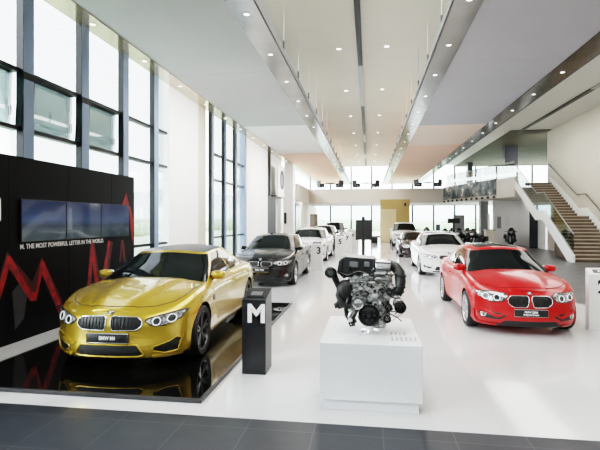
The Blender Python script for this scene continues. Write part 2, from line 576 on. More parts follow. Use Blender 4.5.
# ------------------------------------------------------------------ stair
SX0, SX1 = 8.80, WALL_X - .06
st = empty('staircase', (SX0, 22.0, 0))
tag(st, 'brown stepped staircase with white side strings and glass balustrade rising along the beige wall', 'staircase')
N1, N2 = 13, 13
R = 4.12
rise = (R) / (N1 + N2)
G1, G2 = .265, .29
Y0, YL = 22.0, 22.0 + N1 * G1
YM = YL + 1.1
steps = []
for i in range(N1 + N2):
    y = Y0 + i * G1 if i < N1 else YM + (i - N1) * G2
    dp = G1 if i < N1 else G2
    if i == N1 - 1: dp = G1 + 1.1
    steps.append((y, dp, rise * (i + 1)))
for i, (y, dp, z) in enumerate(steps):
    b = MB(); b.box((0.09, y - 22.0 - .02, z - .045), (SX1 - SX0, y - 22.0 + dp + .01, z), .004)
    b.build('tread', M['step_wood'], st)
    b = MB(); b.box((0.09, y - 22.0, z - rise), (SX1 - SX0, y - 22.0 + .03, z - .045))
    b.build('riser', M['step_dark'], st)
YT = YM + N2 * G2 - 22.0


def string_profile(up, dn):
    """side outline of a string in (y, z)"""
    a = [(0 - .12, 0), (0 - .12, up), (N1 * G1, N1 * rise + up), (N1 * G1 + 1.1 - .1, N1 * rise + up), (YT, R + up)]
    b = [(YT, R - dn), (N1 * G1 + 1.1, N1 * rise - dn), (N1 * G1 + .1, N1 * rise - dn), (.45, 0)]
    return a + b


b = MB(); b.prism(string_profile(.30, .22), 0, .09, 'YZ'); b.build('string', M['wall_white'], st)
b = MB(); b.prism(string_profile(.42, .05), SX1 - SX0 - .005, SX1 - SX0 + .04, 'YZ'); b.build('string', M['wall_white'], st)


def rail_line(h):
    return [(-.1, h), (N1 * G1, N1 * rise + h), (N1 * G1 + 1.0, N1 * rise + h), (YT, R + h)]


pl = rail_line(.30); pu = rail_line(1.22)
for k in range(3):
    b = MB(); b.prism([pl[k], pl[k + 1], pu[k + 1], pu[k]], .035, .055, 'YZ'); b.build('glass_balustrade', M['rail_glass'], st)
b = MB(); b.tube([(.045, y, z) for y, z in pu], .028, 8); b.build('handrail', M['rail_metal'], st, smooth=50)
rr = rail_line(1.12)
b = MB(); b.tube([(SX1 - SX0 - .07, y, z) for y, z in rr] + [(SX1 - SX0 - .07, YT + .8, R + 1.12)], .032, 8)
for (y, z) in rr: b.tube([(SX1 - SX0 - .07, y, z), (SX1 - SX0 + .05, y, z - .06)], .015, 6)
b.build('handrail', M['rail_metal'], st, smooth=50)
b = MB(); b.prism([(y, z) for y, z in [(.45, 0), (N1 * G1 + .1, N1 * rise - .2), (N1 * G1 + .1, 0)]], .6, .65, 'YZ'); b.build('under_stair_panel', M['step_dark'], st)

# glass guard along the oblique gallery front and over the far beam
def guard(name, p, q, z0, z1, label, k):
    r = empty(name, tuple((Vector(p) + Vector(q)) / 2) + () if False else ((p[0] + q[0]) / 2, (p[1] + q[1]) / 2, z0))
    tag(r, label, 'balustrade')
    pv, qv = Vector((p[0], p[1], 0)), Vector((q[0], q[1], 0))
    mid = (pv + qv) / 2
    for i in range(k):
        a = pv + (qv - pv) * (i / k) - mid; c = pv + (qv - pv) * ((i + .97) / k) - mid
        t = (c - a).normalized(); w = Vector((-t.y, t.x, 0)) * .008
        m = MB(); m.prism([(v.x, v.y) for v in (a + w, c + w, c - w, a - w)], 0, z1 - z0); m.build('glass_panel', M['rail_glass'], r)
    m = MB(); m.tube([pv - mid + Vector((0, 0, z1 - z0)), qv - mid + Vector((0, 0, z1 - z0))], .022, 6); m.build('handrail', M['rail_metal'], r)
    return r


guard('glass_balustrade', (8.80, 30.2), (6.25, 39.6), ZG1, 5.45, 'clear glass balustrade on the gallery edge beside the stair head', 5)
# ------------------------------------------------------------------ cars
def interp(tab):
    xs = np.array([a for a, _ in tab]); ys = np.array([b for _, b in tab])
    o = np.argsort(xs); xs, ys = xs[o], ys[o]
    # monotone-ish cubic (Hermite with finite differences)
    d = np.gradient(ys, xs)

    def fn(x):
        x = np.clip(x, xs[0], xs[-1])
        i = np.clip(np.searchsorted(xs, x) - 1, 0, len(xs) - 2)
        hh = xs[i + 1] - xs[i]; t = (x - xs[i]) / hh
        return ((2 * t**3 - 3 * t**2 + 1) * ys[i] + (t**3 - 2 * t**2 + t) * hh * d[i]
                + (-2 * t**3 + 3 * t**2) * ys[i + 1] + (t**3 - t**2) * hh * d[i + 1])
    return fn


class CarShape:
    def __init__(s, P):
        s.P = P
        s.W = interp(P['width']); s.zs = interp(P['shoulder']); s.zc = interp(P['center'])
        s.zr = interp(P['roof'])
        lv = P['levels']
        tt = [i for i in range(len(lv))]
        s.lt = interp(list(zip(tt, [l[0] for l in lv]))); s.lw = interp(list(zip(tt, [l[1] for l in lv])))
        s.lf = interp(list(zip(tt, [l[2] for l in lv]))); s.lr = interp(list(zip(tt, [l[3] for l in lv])))
        s.nl = len(lv) - 1

    def outline(s, u):
        """u 0..3 -> (x, width share, front blend, rear blend)"""
        P = s.P; n = P.get('nose_n', 2.5); e = 2.0 / n
        if u <= 1:
            f = u * PI / 2
            c, q = max(0, math.cos(f)) ** e, math.sin(f) ** e
            return P['xf'] - P['lf'] * (1 - c), q, c, 0
        if u <= 2:
            t = u - 1
            return (P['xf'] - P['lf']) * (1 - t) + (P['xr'] + P['lr']) * t, 1, 0, 0
        f = (3 - u) * PI / 2
        c, q = max(0, math.cos(f)) ** e, math.sin(f) ** e
        return P['xr'] + P['lr'] * (1 - c), q, 0, c

    def side(s, u, lev):
        x, q, fb, rb = s.outline(u)
        t = float(s.lt(lev)); zb = s.P['zb']
        w = float(s.W(x)) * q * float(s.lw(lev))
        zt = float(s.zs(x))
        z = zb + (zt - zb) * t
        xx = x - float(s.lf(lev)) * fb + float(s.lr(lev)) * rb
        return xx, w, z

    def cap(s, u, r):
        x, y, z = s.side(u, s.nl)
        yy = y * (1 - r)
        zc = max(float(s.zc(x)), z)
        zz = z + (zc - z) * (1 - (1 - r) ** 2.2)
        for f in s.P.get('bumps', []): zz += f(x, yy)
        return x, yy, zz

    def body(s, nf=22, ns=70, nr=14, nv=26, nc=14):
        us = list(np.linspace(0, 1, nf, endpoint=False)) + list(np.linspace(1, 2, ns, endpoint=False)) + list(np.linspace(2, 3, nr))
        rows = []
        for k in range(3): rows.append([(lambda p, f: (p[0], p[1] * f, p[2]))(s.side(u, 0), [0, .4, .8][k]) for u in us])
        for l in np.linspace(0, s.nl, nv): rows.append([s.side(u, l) for u in us])
        for r in np.linspace(0, 1, nc + 1)[1:]: rows.append([s.cap(u, r) for u in us])
        nu = len(us); V = []; Fc = []
        for sg in (1, -1):
            b = len(V)
            for row in rows:
                V += [(p[0], p[1] * sg, p[2]) for p in row]
            for j in range(len(rows) - 1):
                for i in range(nu - 1):
                    a = b + j * nu + i
                    q = (a, a + 1, a + nu + 1, a + nu)
                    Fc.append(q if sg > 0 else q[::-1])
        return V, Fc

    # cabin
    def cabin(s, u, t):
        """u 0..3 round half the cabin, t 0..1 from belt to roof edge"""
        P = s.P; n = P.get('cab_n', 2.3); e = 2.0 / n
        xa = P['ws'][0] + (P['ws'][1] - P['ws'][0]) * t
        xb = P['rw'][0] + (P['rw'][1] - P['rw'][0]) * t
        L = P['lg']; Lb = P.get('lgr', 0.35)
        tt = max(t, -0.3)
        w = P['cabw'][0] + (P['cabw'][1] - P['cabw'][0]) * (tt ** 1.25 if tt > 0 else tt)
        if u <= 1:
            f = u * PI / 2; c, q = max(0, math.cos(f)) ** e, math.sin(f) ** e
            x, y = xa - L * (1 - c), w * q
        elif u <= 2:
            k = u - 1; x = (xa - L) * (1 - k) + (xb + Lb) * k; y = w; q = 1
        else:
            f = (3 - u) * PI / 2; c, q = max(0, math.cos(f)) ** e, math.sin(f) ** e
            x, y = xb + Lb * (1 - c), w * q
        # narrower towards the tail
        tl = max(0.0, (P['taper_x'] - x)) if 'taper_x' in P else 0
        y *= 1 - 0.045 * tl * tl
        zt = float(s.zr(x)) - P.get('roof_drop', .065) * q * q
        zb = P['belt'] + P.get('belt_rise', .02) * (-x)
        z = zb + (zt - zb) * t + 0.02 * math.sin(max(0, min(1, t)) * PI) * (1 - q * .5)
        return x, y, z

    def roofcap(s, u, r):
        x, y, z = s.cabin(u, 1.0)
        zc = max(float(s.zr(x)), z)
        return x, y * (1 - r), z + (zc - z) * (1 - (1 - r) ** 2)

    def cab_region(s, u0, u1, t0, t1, nu=14, nt=8, both=True, off=0.0):
        """patch of the cabin surface; u0/u1 numbers or functions of t; both: across the centre line"""
        V, Fc = [], []
        f0 = u0 if callable(u0) else (lambda t: u0)
        f1 = u1 if callable(u1) else (lambda t: u1)
        for j in range(nt + 1):
            t = t0 + (t1 - t0) * j / nt
            for i in range(nu + 1):
                u = f0(t) + (f1(t) - f0(t)) * i / nu
                sg = 1
                if u < 0: u, sg = -u, -1
                if u > 3: u, sg = 6 - u, -1
                x, y, z = s.cabin(u, t)
                V.append((x, y * sg, z))
        for j in range(nt):
            for i in range(nu):
                a = j * (nu + 1) + i
                Fc.append((a, a + 1, a + nu + 2, a + nu + 1))
        return V, Fc


def flip_y(V):
    return [(x, -y, z) for x, y, z in V]


class Skin:
    """lays outlines onto a car's body"""

    def __init__(s, V, Fc):
        s.bvh = BVHTree.FromPolygons([Vector(v) for v in V], Fc)

    def hit(s, a, b, d):
        if d == 'front': o, r = Vector((6, a, b)), Vector((-1, 0, 0))
        elif d == 'rear': o, r = Vector((-9, a, b)), Vector((1, 0, 0))
        elif d == 'top': o, r = Vector((a, b, 5)), Vector((0, 0, -1))
        elif d == 'left': o, r = Vector((a, 5, b)), Vector((0, -1, 0))
        else: o, r = Vector((a, -5, b)), Vector((0, 1, 0))
        p, n, i, q = s.bvh.ray_cast(o, r)
        if p is None:
            p, n, i, q = s.bvh.find_nearest(o + r * (5.2 if d in ('front',) else 4.2))
        if n.dot(r) > 0: n = -n
        return p, n

    def patch(s, name, outline, d, m, parent, off=0.004, thick=0.012, step=0.035, smooth=60, inset=None):
        out = [Vector(p) for p in outline]
        pts = []
        n = len(out)
        for i in range(n):
            a, b = out[i], out[(i + 1) % n]
            k = max(1, int((b - a).length / step))
            for q in range(k): pts.append(a + (b - a) * q / k)
        nb = len(pts)
        lo = [min(p[i] for p in pts) for i in (0, 1)]; hi = [max(p[i] for p in pts) for i in (0, 1)]
        ys = np.arange(lo[0] + step * .5, hi[0], step); zs = np.arange(lo[1] + step * .5, hi[1], step)

        def inside(x, y):
            c = False
            for i in range(nb):
                a, b = pts[i], pts[(i + 1) % nb]
                if (a[1] > y) != (b[1] > y) and x < (b[0] - a[0]) * (y - a[1]) / (b[1] - a[1]) + a[0]: c = not c
            return c
        inner = [Vector((y, z)) for y in ys for z in zs if inside(y, z) and min((Vector((y, z)) - p).length for p in pts) > step * .35]
        vs, es, fs, _, _, _ = delaunay_2d_cdt(pts + inner, [(i, (i + 1) % nb) for i in range(nb)], [], 1, 1e-6)
        bm = bmesh.new()
        bv, low = [], []
        for v in vs:
            p, nn = s.hit(v[0], v[1], d)
            bv.append(bm.verts.new(p + nn * off)); low.append(p - nn * thick)
        for f in fs:
            try: bm.faces.new([bv[i] for i in f])
            except ValueError: pass
        bnd = [e for e in bm.edges if len(e.link_faces) == 1]
        bm.verts.index_update()
        lv = {}
        for e in bnd:
            for v in e.verts:
                if v not in lv: lv[v] = bm.verts.new(low[bv.index(v)])
        for e in bnd:
            a, b = e.verts
            f = bm.faces.new((a, b, lv[b], lv[a]))
        bmesh.ops.recalc_face_normals(bm, faces=bm.faces)
        me = bpy.data.meshes.new(name); bm.to_mesh(me); bm.free()
        # outward check against the skin normal
        me.materials.append(m); smooth_mesh(me, smooth)
        return link(name, me, parent)

    def line(s, name, outline, d, m, parent, r=0.008, off=0.004, step=0.03, closed=True, seg=8):
        out = [Vector(p) for p in outline]
        pts = []
        n = len(out)
        for i in range(n if closed else n - 1):
            a, b = out[i], out[(i + 1) % n]
            k = max(1, int((b - a).length / step))
            for q in range(k): pts.append(a + (b - a) * q / k)
        if not closed: pts.append(out[-1])
        P3 = []
        for p in pts:
            h, nn = s.hit(p[0], p[1], d); P3.append(h + nn * off)
        mb = MB(); mb.tube(P3, r, seg, closed)
        return mb.build(name, m, parent, smooth=50)


def round_poly(pts, r=0.02, k=4):
    """rounds the corners of an outline"""
    out = []
    n = len(pts)
    for i in range(n):
        p = Vector(pts[i]); a = Vector(pts[i - 1]) - p; b = Vector(pts[(i + 1) % n]) - p
        ra = min(r, a.length * .45); rb = min(r, b.length * .45)
        A = p + a.normalized() * ra; B = p + b.normalized() * rb
        for q in range(k + 1):
            t = q / k
            out.append(tuple(A * (1 - t) ** 2 + p * 2 * t * (1 - t) + B * t * t))
    return out


def mirror_poly(pts):
    return [(-a, b) for a, b in reversed(pts)]


def make_wheel(parent, loc, right, r, width, rim_m, style, r_rim=None):
    w = empty('wheel'); w.parent = parent; w.location = loc
    if right: w.rotation_euler = (0, 0, PI)
    rr = r_rim or r * 0.735
    hw = width / 2
    t = MB()
    t.lathe([(rr, -hw * .8), (rr * 1.03, -hw * .95), (r * .93, -hw), (r * .985, -hw * .8), (r, -hw * .45), (r, hw * .45), (r * .985, hw * .8), (r * .93, hw), (rr * 1.03, hw * .95), (rr, hw * .8)], 'Y', 48)
    t.build('tire', M['rubber'], w, smooth=40)
    b = MB()
    b.lathe([(rr * .93, hw * .55), (rr * .99, hw * .9), (rr * 1.02, hw * .93), (rr * 1.02, -hw * .7), (rr * .9, -hw * .7)], 'Y', 48)
    hub = hw * .62
    n = 5 if style == 'double' else 10 if style == 'multi' else 7
    for k in range(n):
        a = 2 * PI * k / n + PI / 2
        offs = (-.17, .17) if style == 'double' else (-.085, .085) if style == 'multi' else (0,)
        for o in offs:
            wd = .032 if style == 'double' else .019 if style == 'multi' else .045
            a0, a1 = a + o * .6, a + o
            p0 = Vector((math.cos(a0) * rr * .16, 0, math.sin(a0) * rr * .16)); p1 = Vector((math.cos(a1) * rr * .97, 0, math.sin(a1) * rr * .97))
            d = (p1 - p0).normalized(); nn = Vector((-d.z, 0, d.x))
            q = []
            for (p, ww, h0, h1) in ((p0, wd * .9, hub - .03, hub + .01), (p1, wd * .6, hw * .5, hw * .86)):
                for sg in (-1, 1):
                    for hh in (h0, h1):
                        k2 = .6 if hh == h1 else 1
                        q.append(b.bm.verts.new(p + nn * sg * ww * k2 + Vector((0, hh, 0))))
            for f in ((0, 1, 3, 2), (4, 6, 7, 5), (0, 4, 5, 1), (2, 3, 7, 6), (1, 5, 7, 3), (0, 2, 6, 4)):
                b.bm.faces.new([q[i] for i in f])
    b.lathe([(0.001, hub + .012), (rr * .12, hub + .012), (rr * .2, hub - .005), (rr * .22, hub - .05), (0.001, hub - .05)], 'Y', 24)
    b.build('rim', rim_m, w, smooth=30)
    d = MB()
    d.cyl((0, -.02, 0), (0, .0, 0), rr * .8, seg=32)
    d.build('brake_disc', M['brake'], w, smooth=30)
    c = MB(); c.cyl((0, hub + .012, 0), (0, hub + .017, 0), rr * .1, seg=20)
    c.build('hub_cap', M['trim_black'], w, smooth=30)
    return w


def make_badge(parent, p, n, r=0.041):
    """round black-rimmed badge with blue and white quarters"""
    q = Vector(n).to_track_quat('Z', 'Y').to_matrix().to_4x4()
    mb = MB()
    for k in range(4):
        a0 = k * PI / 2
        poly = [(0, 0)] + [(math.cos(a0 + PI / 2 * i / 6) * r * .62, math.sin(a0 + PI / 2 * i / 6) * r * .62) for i in range(7)]
        mb.prism(poly, 0.0, .006, 'XY', mi=(1 if k % 2 else 0))
    mb.lathe([(r * .62, 0), (r * .62, .007), (r * .95, .006), (r * .95, 0)], 'Z', 32, mi=2)
    mb.lathe([(r * .95, 0), (r * .95, .008), (r, .006), (r, 0)], 'Z', 32, mi=3)
    o = mb.build('emblem', [M['white_paint'], M['badge_blue'], M['trim_black'], M['chrome']], parent, smooth=30)
    o.matrix_local = Matrix.Translation(Vector(p) + Vector(n) * .002) @ q
    return o


def build_car(name, S, P, paint, opts):
    """one car: an Empty at the ground under the front axle's middle, parts under it"""
    root = empty(name)
    V, Fc = S.body(*opts.get('res', (22, 70, 14, 26, 14)))
    me = bpy.data.meshes.new('body'); me.from_pydata(V, [], Fc); me.update()
    bm = bmesh.new(); bm.from_mesh(me)
    bmesh.ops.remove_doubles(bm, verts=bm.verts, dist=1e-4)
    bmesh.ops.dissolve_degenerate(bm, edges=bm.edges, dist=1e-4)
    bmesh.ops.holes_fill(bm, edges=bm.edges, sides=8)
    bmesh.ops.recalc_face_normals(bm, faces=bm.faces)
    bm.to_mesh(me); bm.free()
    me.materials.append(paint)
    sk = Skin([tuple(v.co) for v in me.vertices], [tuple(p.vertices) for p in me.polygons])
    body = link('body', me, root)
    # wheel wells cut out of the body
    cut = MB(); R = P['arch']
    for ax in (0, P['rear_axle']):
        for sg in (1, -1):
            cut.cyl((ax, sg * (P['track'] - .22), P['wr'] + .015), (ax, sg * 1.3, P['wr'] + .015), R, seg=48)
    co = cut.build('cutter', M['well'])
    md = body.modifiers.new('b', 'BOOLEAN'); md.operation = 'DIFFERENCE'; md.object = co; md.solver = 'EXACT'; md.material_mode = 'TRANSFER'
    bpy.context.view_layer.update()
    dg = bpy.context.evaluated_depsgraph_get()
    new = bpy.data.meshes.new_from_object(body.evaluated_get(dg))
    body.modifiers.clear(); body.data = new; new.name = 'body'
    bpy.data.objects.remove(co)
    smooth_mesh(new, 40)

    def cab(nm, m, u0, u1, t0, t1, nu, nt, both=False, par=root):
        Vc, Fq = S.cab_region(u0, u1, t0, t1, nu, nt)
        o = None
        if both:
            o = mesh_from(nm, Vc, Fq, m, par, 50)
            o2 = mesh_from(nm, flip_y(Vc), Fq, m, par, 50)
            return o, o2
        return mesh_from(nm, Vc, Fq, m, par, 50)
    ua = P.get('a_pillar', .80); T0, T1 = .03, P.get('t_top', .93)
    cab('windshield', M['glass_dark'], -ua, ua, T0 - .06, T1, 24, 8)
    # painted frame of the cabin: pillars, belt band, roof
    Vs, Fs = [], []

    def add(v, f):
        b = len(Vs); Vs.extend(v); Fs.extend([tuple(i + b for i in q) for q in f])
    uB = P['side']            # list of (u0,u1) glazed spans, u1 may be a function of t
    spans = []
    prev = ua
    for (a, b) in uB:
        spans.append((prev, a)); prev = b
    spans.append((prev, P['rear_u']))
    for sg in (1, -1):
        for (a, b) in spans:
            v, f = S.cab_region(a, b, -.2, 1.0, 8, 12); add(v if sg > 0 else flip_y(v), f)
        for (a, b) in uB:
            v, f = S.cab_region(a, b, -.2, T0, 12, 2); add(v if sg > 0 else flip_y(v), f)
            v, f = S.cab_region(a, b, T1, 1.0, 12, 2); add(v if sg > 0 else flip_y(v), f)
    v, f = S.cab_region(-ua, ua, T1, 1.0, 20, 2); add(v, f)
    v, f = S.cab_region(P['rear_u'], 6 - P['rear_u'], T1, 1.0, 20, 2); add(v, f)
    v, f = S.cab_region(P['rear_u'], 6 - P['rear_u'], -.2, T0, 20, 2); add(v, f)
    mesh_from('pillars', Vs, Fs, paint, root, 50)
    # roof skin
    Vr, Fr = [], []
    us = list(np.linspace(0, 3, 40)); nr = 8
    for sg in (1, -1):
        b = len(Vr)
        for j in range(nr + 1):
            for u in us:
                x, y, z = S.roofcap(u, j / nr); Vr.append((x, y * sg, z))
        n = len(us)
        for j in range(nr):
            for i in range(n - 1):
                a = b + j * n + i; Fr.append((a, a + 1, a + n + 1, a + n))
    mesh_from('roof', Vr, Fr, opts.get('roof_mat', paint), root, 50)
    rsk = Skin(Vr, Fr)
    if opts.get('sunroof'):
        x0, x1, yy = opts['sunroof']
        rsk.patch('sunroof', round_poly([(x0, -yy), (x0, yy), (x1, yy), (x1, -yy)], .08), 'top', M['glass_dark'], root, off=.004, step=.12)
    for (a, b) in uB:
        cab('side_window', M['glass_dark'], a, b, T0, T1, 14, 8, True)
    cab('rear_window', M['glass_dark'], P['rear_u'], 6 - P['rear_u'], T0, T1, 20, 8)
    if opts.get('chrome_line'):
        for sg in (1, -1):
            pts = [S.cabin(u, T0) for u in np.linspace(uB[0][0], uB[-1][1] if not callable(uB[-1][1]) else uB[-1][1](T0), 24)]
            MB().tube([(x, y * sg * 1.003, z) for x, y, z in pts], .008, 6).build('window_trim', M[opts['chrome_line']], root, smooth=50)
    # wheels
    for ax in (0, P['rear_axle']):
        for sg in (1, -1):
            make_wheel(root, (ax, sg * P['track'], P['wr']), sg < 0, P['wr'], P['ww'], opts['rim'], opts['spokes'])
    # bonnet and doors as their own panels
    sk.patch('hood', round_poly(P['hood'] + [(x, -y) for x, y in reversed(P['hood'])], .05), 'top', paint, root, off=.0035, step=.06, smooth=35)
    sk.line('hood_gap', round_poly(P['hood'] + [(x, -y) for x, y in reversed(P['hood'])], .05), 'top', M['well'], root, r=.004, off=.002)
    for d in ('left', 'right'):
        for dp in P['doors']:
            dr = sk.patch('door', round_poly(dp, .06), d, paint, root, off=.003, step=.06)
            xs = [p[0] for p in dp]; hx = min(xs) + .17
            hp, hn = sk.hit(hx, P['handle_z'], d)
            sg = 1 if d == 'left' else -1
            hb = MB(); hb.tube([(hx - .10, hp.y + sg * .006, P['handle_z']), (hx - .07, hp.y + sg * .028, P['handle_z'] + .004), (hx + .05, hp.y + sg * .028, P['handle_z']), (hx + .08, hp.y + sg * .006, P['handle_z'] - .004)], .013, 8)
            hb.build('door_handle', paint, dr, smooth=50)
    # mirrors
    mx, my, mz = P['mirror']
    for sg in (1, -1):
        b = MB()
        b.blob((mx, sg * my, mz), (.085, .108, .066), .72, rot=Matrix.Rotation(sg * -.18, 3, 'Z'))
        mo = b.build('side_mirror', paint, root, smooth=60)
        g = MB(); g.tube([(mx - .02, sg * (my - .25), mz - .075), (mx - .01, sg * (my - .06), mz - .05)], [.03, .024], 8); g.build('mirror_stalk', M['trim_black'], mo, smooth=60)
        g = MB(); g.blob((mx - .075, sg * my, mz), (.014, .098, .055), .6); g.build('mirror_glass', M['chrome'], mo, smooth=60)
    # face of the car
    for poly in P['headlights']:
        for q in (poly, mirror_poly(poly)):
            h = sk.patch('headlight', round_poly(q, .014), 'front', M['lamp'], root, off=.006, step=.03)
            sk.line('lamp_rim', round_poly(q, .014), 'front', M['trim_black'], h, r=.007, off=.006)
            s0 = 1 if q is poly else -1
            for (ly, lz, lr) in P['lamps']:
                ring = [(s0 * ly + math.cos(a) * lr, lz + math.sin(a) * lr) for a in np.linspace(0, 2 * PI, 20, endpoint=False)]
                sk.patch('lens', ring, 'front', M['lens'], h, off=.010, step=.03)
                sk.line('halo_ring', ring, 'front', M['halo'], h, r=.007, off=.012)
    for q in (P['kidney'], mirror_poly(P['kidney'])):
        k = sk.patch('kidney_grille', round_poly(q, .03), 'front', M['grille'], root, off=.006, step=.03)
        sk.line('grille_frame', round_poly(q, .03), 'front', opts.get('kidney_frame', M['chrome']), k, r=P.get('kidney_r', .0065), off=.010)
        ys = [p[0] for p in q]; z0 = min(p[1] for p in q) + .015; z1 = max(p[1] for p in q) - .015
        lo, hi = min(ys) + .035, max(ys) - .035
        sl = MB()
        for y in np.linspace(lo, hi, opts.get('slats', 9)):
            a, na = sk.hit(y, z0, 'front'); b2, nb = sk.hit(y, z1, 'front'); c2, nc2 = sk.hit(y, (z0 + z1) / 2, 'front')
            sl.tube([a + na * .008, c2 + nc2 * .010, b2 + nb * .008], .0045, 6)
        sl.build('grille_slats', M['trim_black'], k, smooth=50)
    for (nm, q, both) in P['intakes']:
        for qq in ((q, mirror_poly(q)) if both else (q,)):
            io = sk.patch(nm, round_poly(qq, .02), 'front', M['grille'], root, off=.005, step=.035)
            if opts.get('intake_lip'):
                sk.line('intake_lip', round_poly(qq, .02), 'front', paint, io, r=opts['intake_lip'], off=.004)
    for (y, z, r) in P.get('fogs', []):
        for sg in (1, -1):
            ring = [(sg * y + math.cos(a) * r, z + math.sin(a) * r) for a in np.linspace(0, 2 * PI, 16, endpoint=False)]
            fo = sk.patch('fog_light', ring, 'front', M['lamp'], root, off=.012, step=.03)
            sk.line('fog_rim', ring, 'front', M['chrome'], fo, r=.006, off=.013)
    for (q, m2) in P.get('blades', []):
        for qq in (q, mirror_poly(q)):
            sk.patch('bumper_blade', round_poly(qq, .012), 'front', paint if m2 == 'paint' else M[m2], root, off=.020, thick=.02, step=.03)
    # licence plate with its writing
    pz = P['plate_z']; p, n = sk.hit(0, pz, 'front'); pw, ph = P.get('plate', (.26, .055))
    pl = MB(); pl.box((-.006, -pw, -ph), (.012, pw, ph), .004)
    plate = pl.build('licence_plate', M['trim_black'], root, smooth=30)
    plate.location = (p.x + .012, 0, pz); plate.rotation_euler = (0, -.05, 0)
    fr = MB(); fr.tube([(.013, -pw, -ph), (.013, pw, -ph), (.013, pw, ph), (.013, -pw, ph)], .005, 6, True); fr.build('plate_frame', M['grey_metal'], plate)
    for (txt, sz, dz, wd) in opts.get('plate_text', []):
        text_mesh(txt, sz, M['white_paint'], 'lettering', plate, (.0135, 0, dz), (PI / 2, 0, PI / 2), width=wd, extrude=.001, bold=.002)
    bz = P['badge_z']; p, n = sk.hit(0, bz, 'front')
    make_badge(root, p + n * .003, n, P.get('badge_r', .043))
    # lower lip and tail lamps
    if P.get('lip'):
        sk.patch('splitter', round_poly(P['lip'], .01), 'front', M['trim_black'], root, off=.012, thick=.03, step=.04)
    tq = P['tail']
    for q in (tq, mirror_poly(tq)):
        sk.patch('tail_light', round_poly(q, .02), 'rear', M['tail'], root, off=.006, step=.05)
    if opts.get('gill'):
        for d in ('left', 'right'):
            g = sk.patch('fender_vent', round_poly([(-.48, .66), (-.45, .73), (-.56, .73), (-.585, .70), (-.51, .65)], .01), d, M['trim_black'], root, off=.006, step=.03)
    # dark floor pan so that one cannot look through under the car
    return root, sk


def hsm(x, a, b):
    t = min(1, max(0, (x - a) / (b - a))); return t * t * (3 - 2 * t)


def hood_ridge(y0a, y0b, xa, xb, amp, wd):
    """a raised crease running along the bonnet from (xa,y0a) to (xb,y0b)"""
    def f(x, y):
        t = (x - xa) / (xb - xa)
        if t < -0.15 or t > 1.25: return 0.0
        yy = y0a + (y0b - y0a) * t
        k = hsm(t, -.15, .2) * (1 - hsm(t, .85, 1.2))
        return amp * k * (hsm(yy - abs(y), -wd, wd))
    return f


COUPE = dict(
    xf=.82, xr=-3.86, lf=.78, lr=.55, nose_n=2.5, zb=.13, rear_axle=-2.812, track=.80, wr=.335, ww=.255, arch=.365,
    width=[(-3.9, .84), (-3.4, .91), (-2.8, .945), (-2.2, .92), (-1.5, .895), (-.8, .905), (-.1, .935), (.3, .93), (.85, .90)],
    shoulder=[(.85, .695), (.62, .725), (.4, .785), (.15, .845), (-.2, .888), (-.6, .915), (-1.5, .932), (-2.5, .94), (-3.2, .945), (-3.9, .93)],
    center=[(.85, .70), (.70, .732), (.5, .805), (.2, .885), (-.1, .935), (-.5, .98), (-1.0, .98), (-2.9, .985), (-3.4, 1.005), (-3.9, 1.02)],
    levels=[(0, .885, .10, .12), (.05, .93, .035, .08), (.14, .965, .005, .04), (.28, .985, .0, .01), (.45, .995, .015, 0), (.60, 1.0, .02, 0), (.74, .998, .018, .02), (.86, .972, .035, .04), (.94, .935, .065, .06), (1.0, .885, .11, .09)],
    bumps=[hood_ridge(.50, .27, -.45, .62, .026, .028), hood_ridge(.19, .10, -.45, .60, -.010, .05)],
    roof=[(-.9, 1.30), (-1.15, 1.335), (-1.5, 1.372), (-1.8, 1.383), (-2.2, 1.378), (-2.6, 1.345), (-3.0, 1.28)],
    ws=(-.36, -1.14), rw=(-3.52, -2.50), lg=.34, lgr=.45, cabw=(.80, .575), belt=.925, belt_rise=.012, cab_n=3.2, taper_x=-1.6,
    a_pillar=.885, side=[(.965, 1.46), (1.49, lambda t: 1.90 - .22 * t * t)], rear_u=2.42,
    hood=[(.66, 0), (.64, .25), (.545, .50), (.40, .665), (.22, .745), (-.2, .785), (-.42, .77), (-.46, .60), (-.40, .3), (-.38, 0)],
    doors=[[(-.52, .32), (-.58, .80), (-.52, .895), (-1.86, .925), (-2.02, .72), (-1.80, .34), (-1.72, .30)]],
    handle_z=.80, mirror=(-.80, .895, .985),
    headlights=[[(.43, .60), (.51, .545), (.64, .54), (.79, .61), (.85, .70), (.77, .692), (.62, .665), (.46, .63)]],
    lamps=[(.555, .592, .042), (.705, .615, .044)],
    kidney=[(.028, .58), (.045, .495), (.34, .50), (.40, .545), (.405, .60), (.345, .645), (.05, .655), (.03, .635)],
    kidney_r=.006,
    intakes=[('lower_intake', [(-.43, .205), (-.35, .325), (.35, .325), (.43, .205), (.37, .185), (-.37, .185)], False),
             ('side_intake', [(.52, .25), (.64, .205), (.76, .215), (.80, .36), (.755, .395), (.69, .345), (.52, .29)], True)],
    plate_z=.405, badge_z=.695, lip=[(-.78, .142), (-.70, .165), (.70, .165), (.78, .142), (.7, .133), (-.7, .133)],
    blades=[([(.50, .17), (.78, .165), (.83, .24), (.835, .40), (.81, .40), (.79, .25), (.74, .195), (.52, .20)], 'paint'), ([(.42, .33), (.50, .30), (.70, .37), (.76, .42), (.74, .44), (.62, .395), (.50, .345), (.43, .355)], 'paint')],
    tail=[(.50, .78), (.80, .76), (.84, .88), (.52, .90)],
)
def variant(base, **kw):
    d = dict(base); d.update(kw); return d


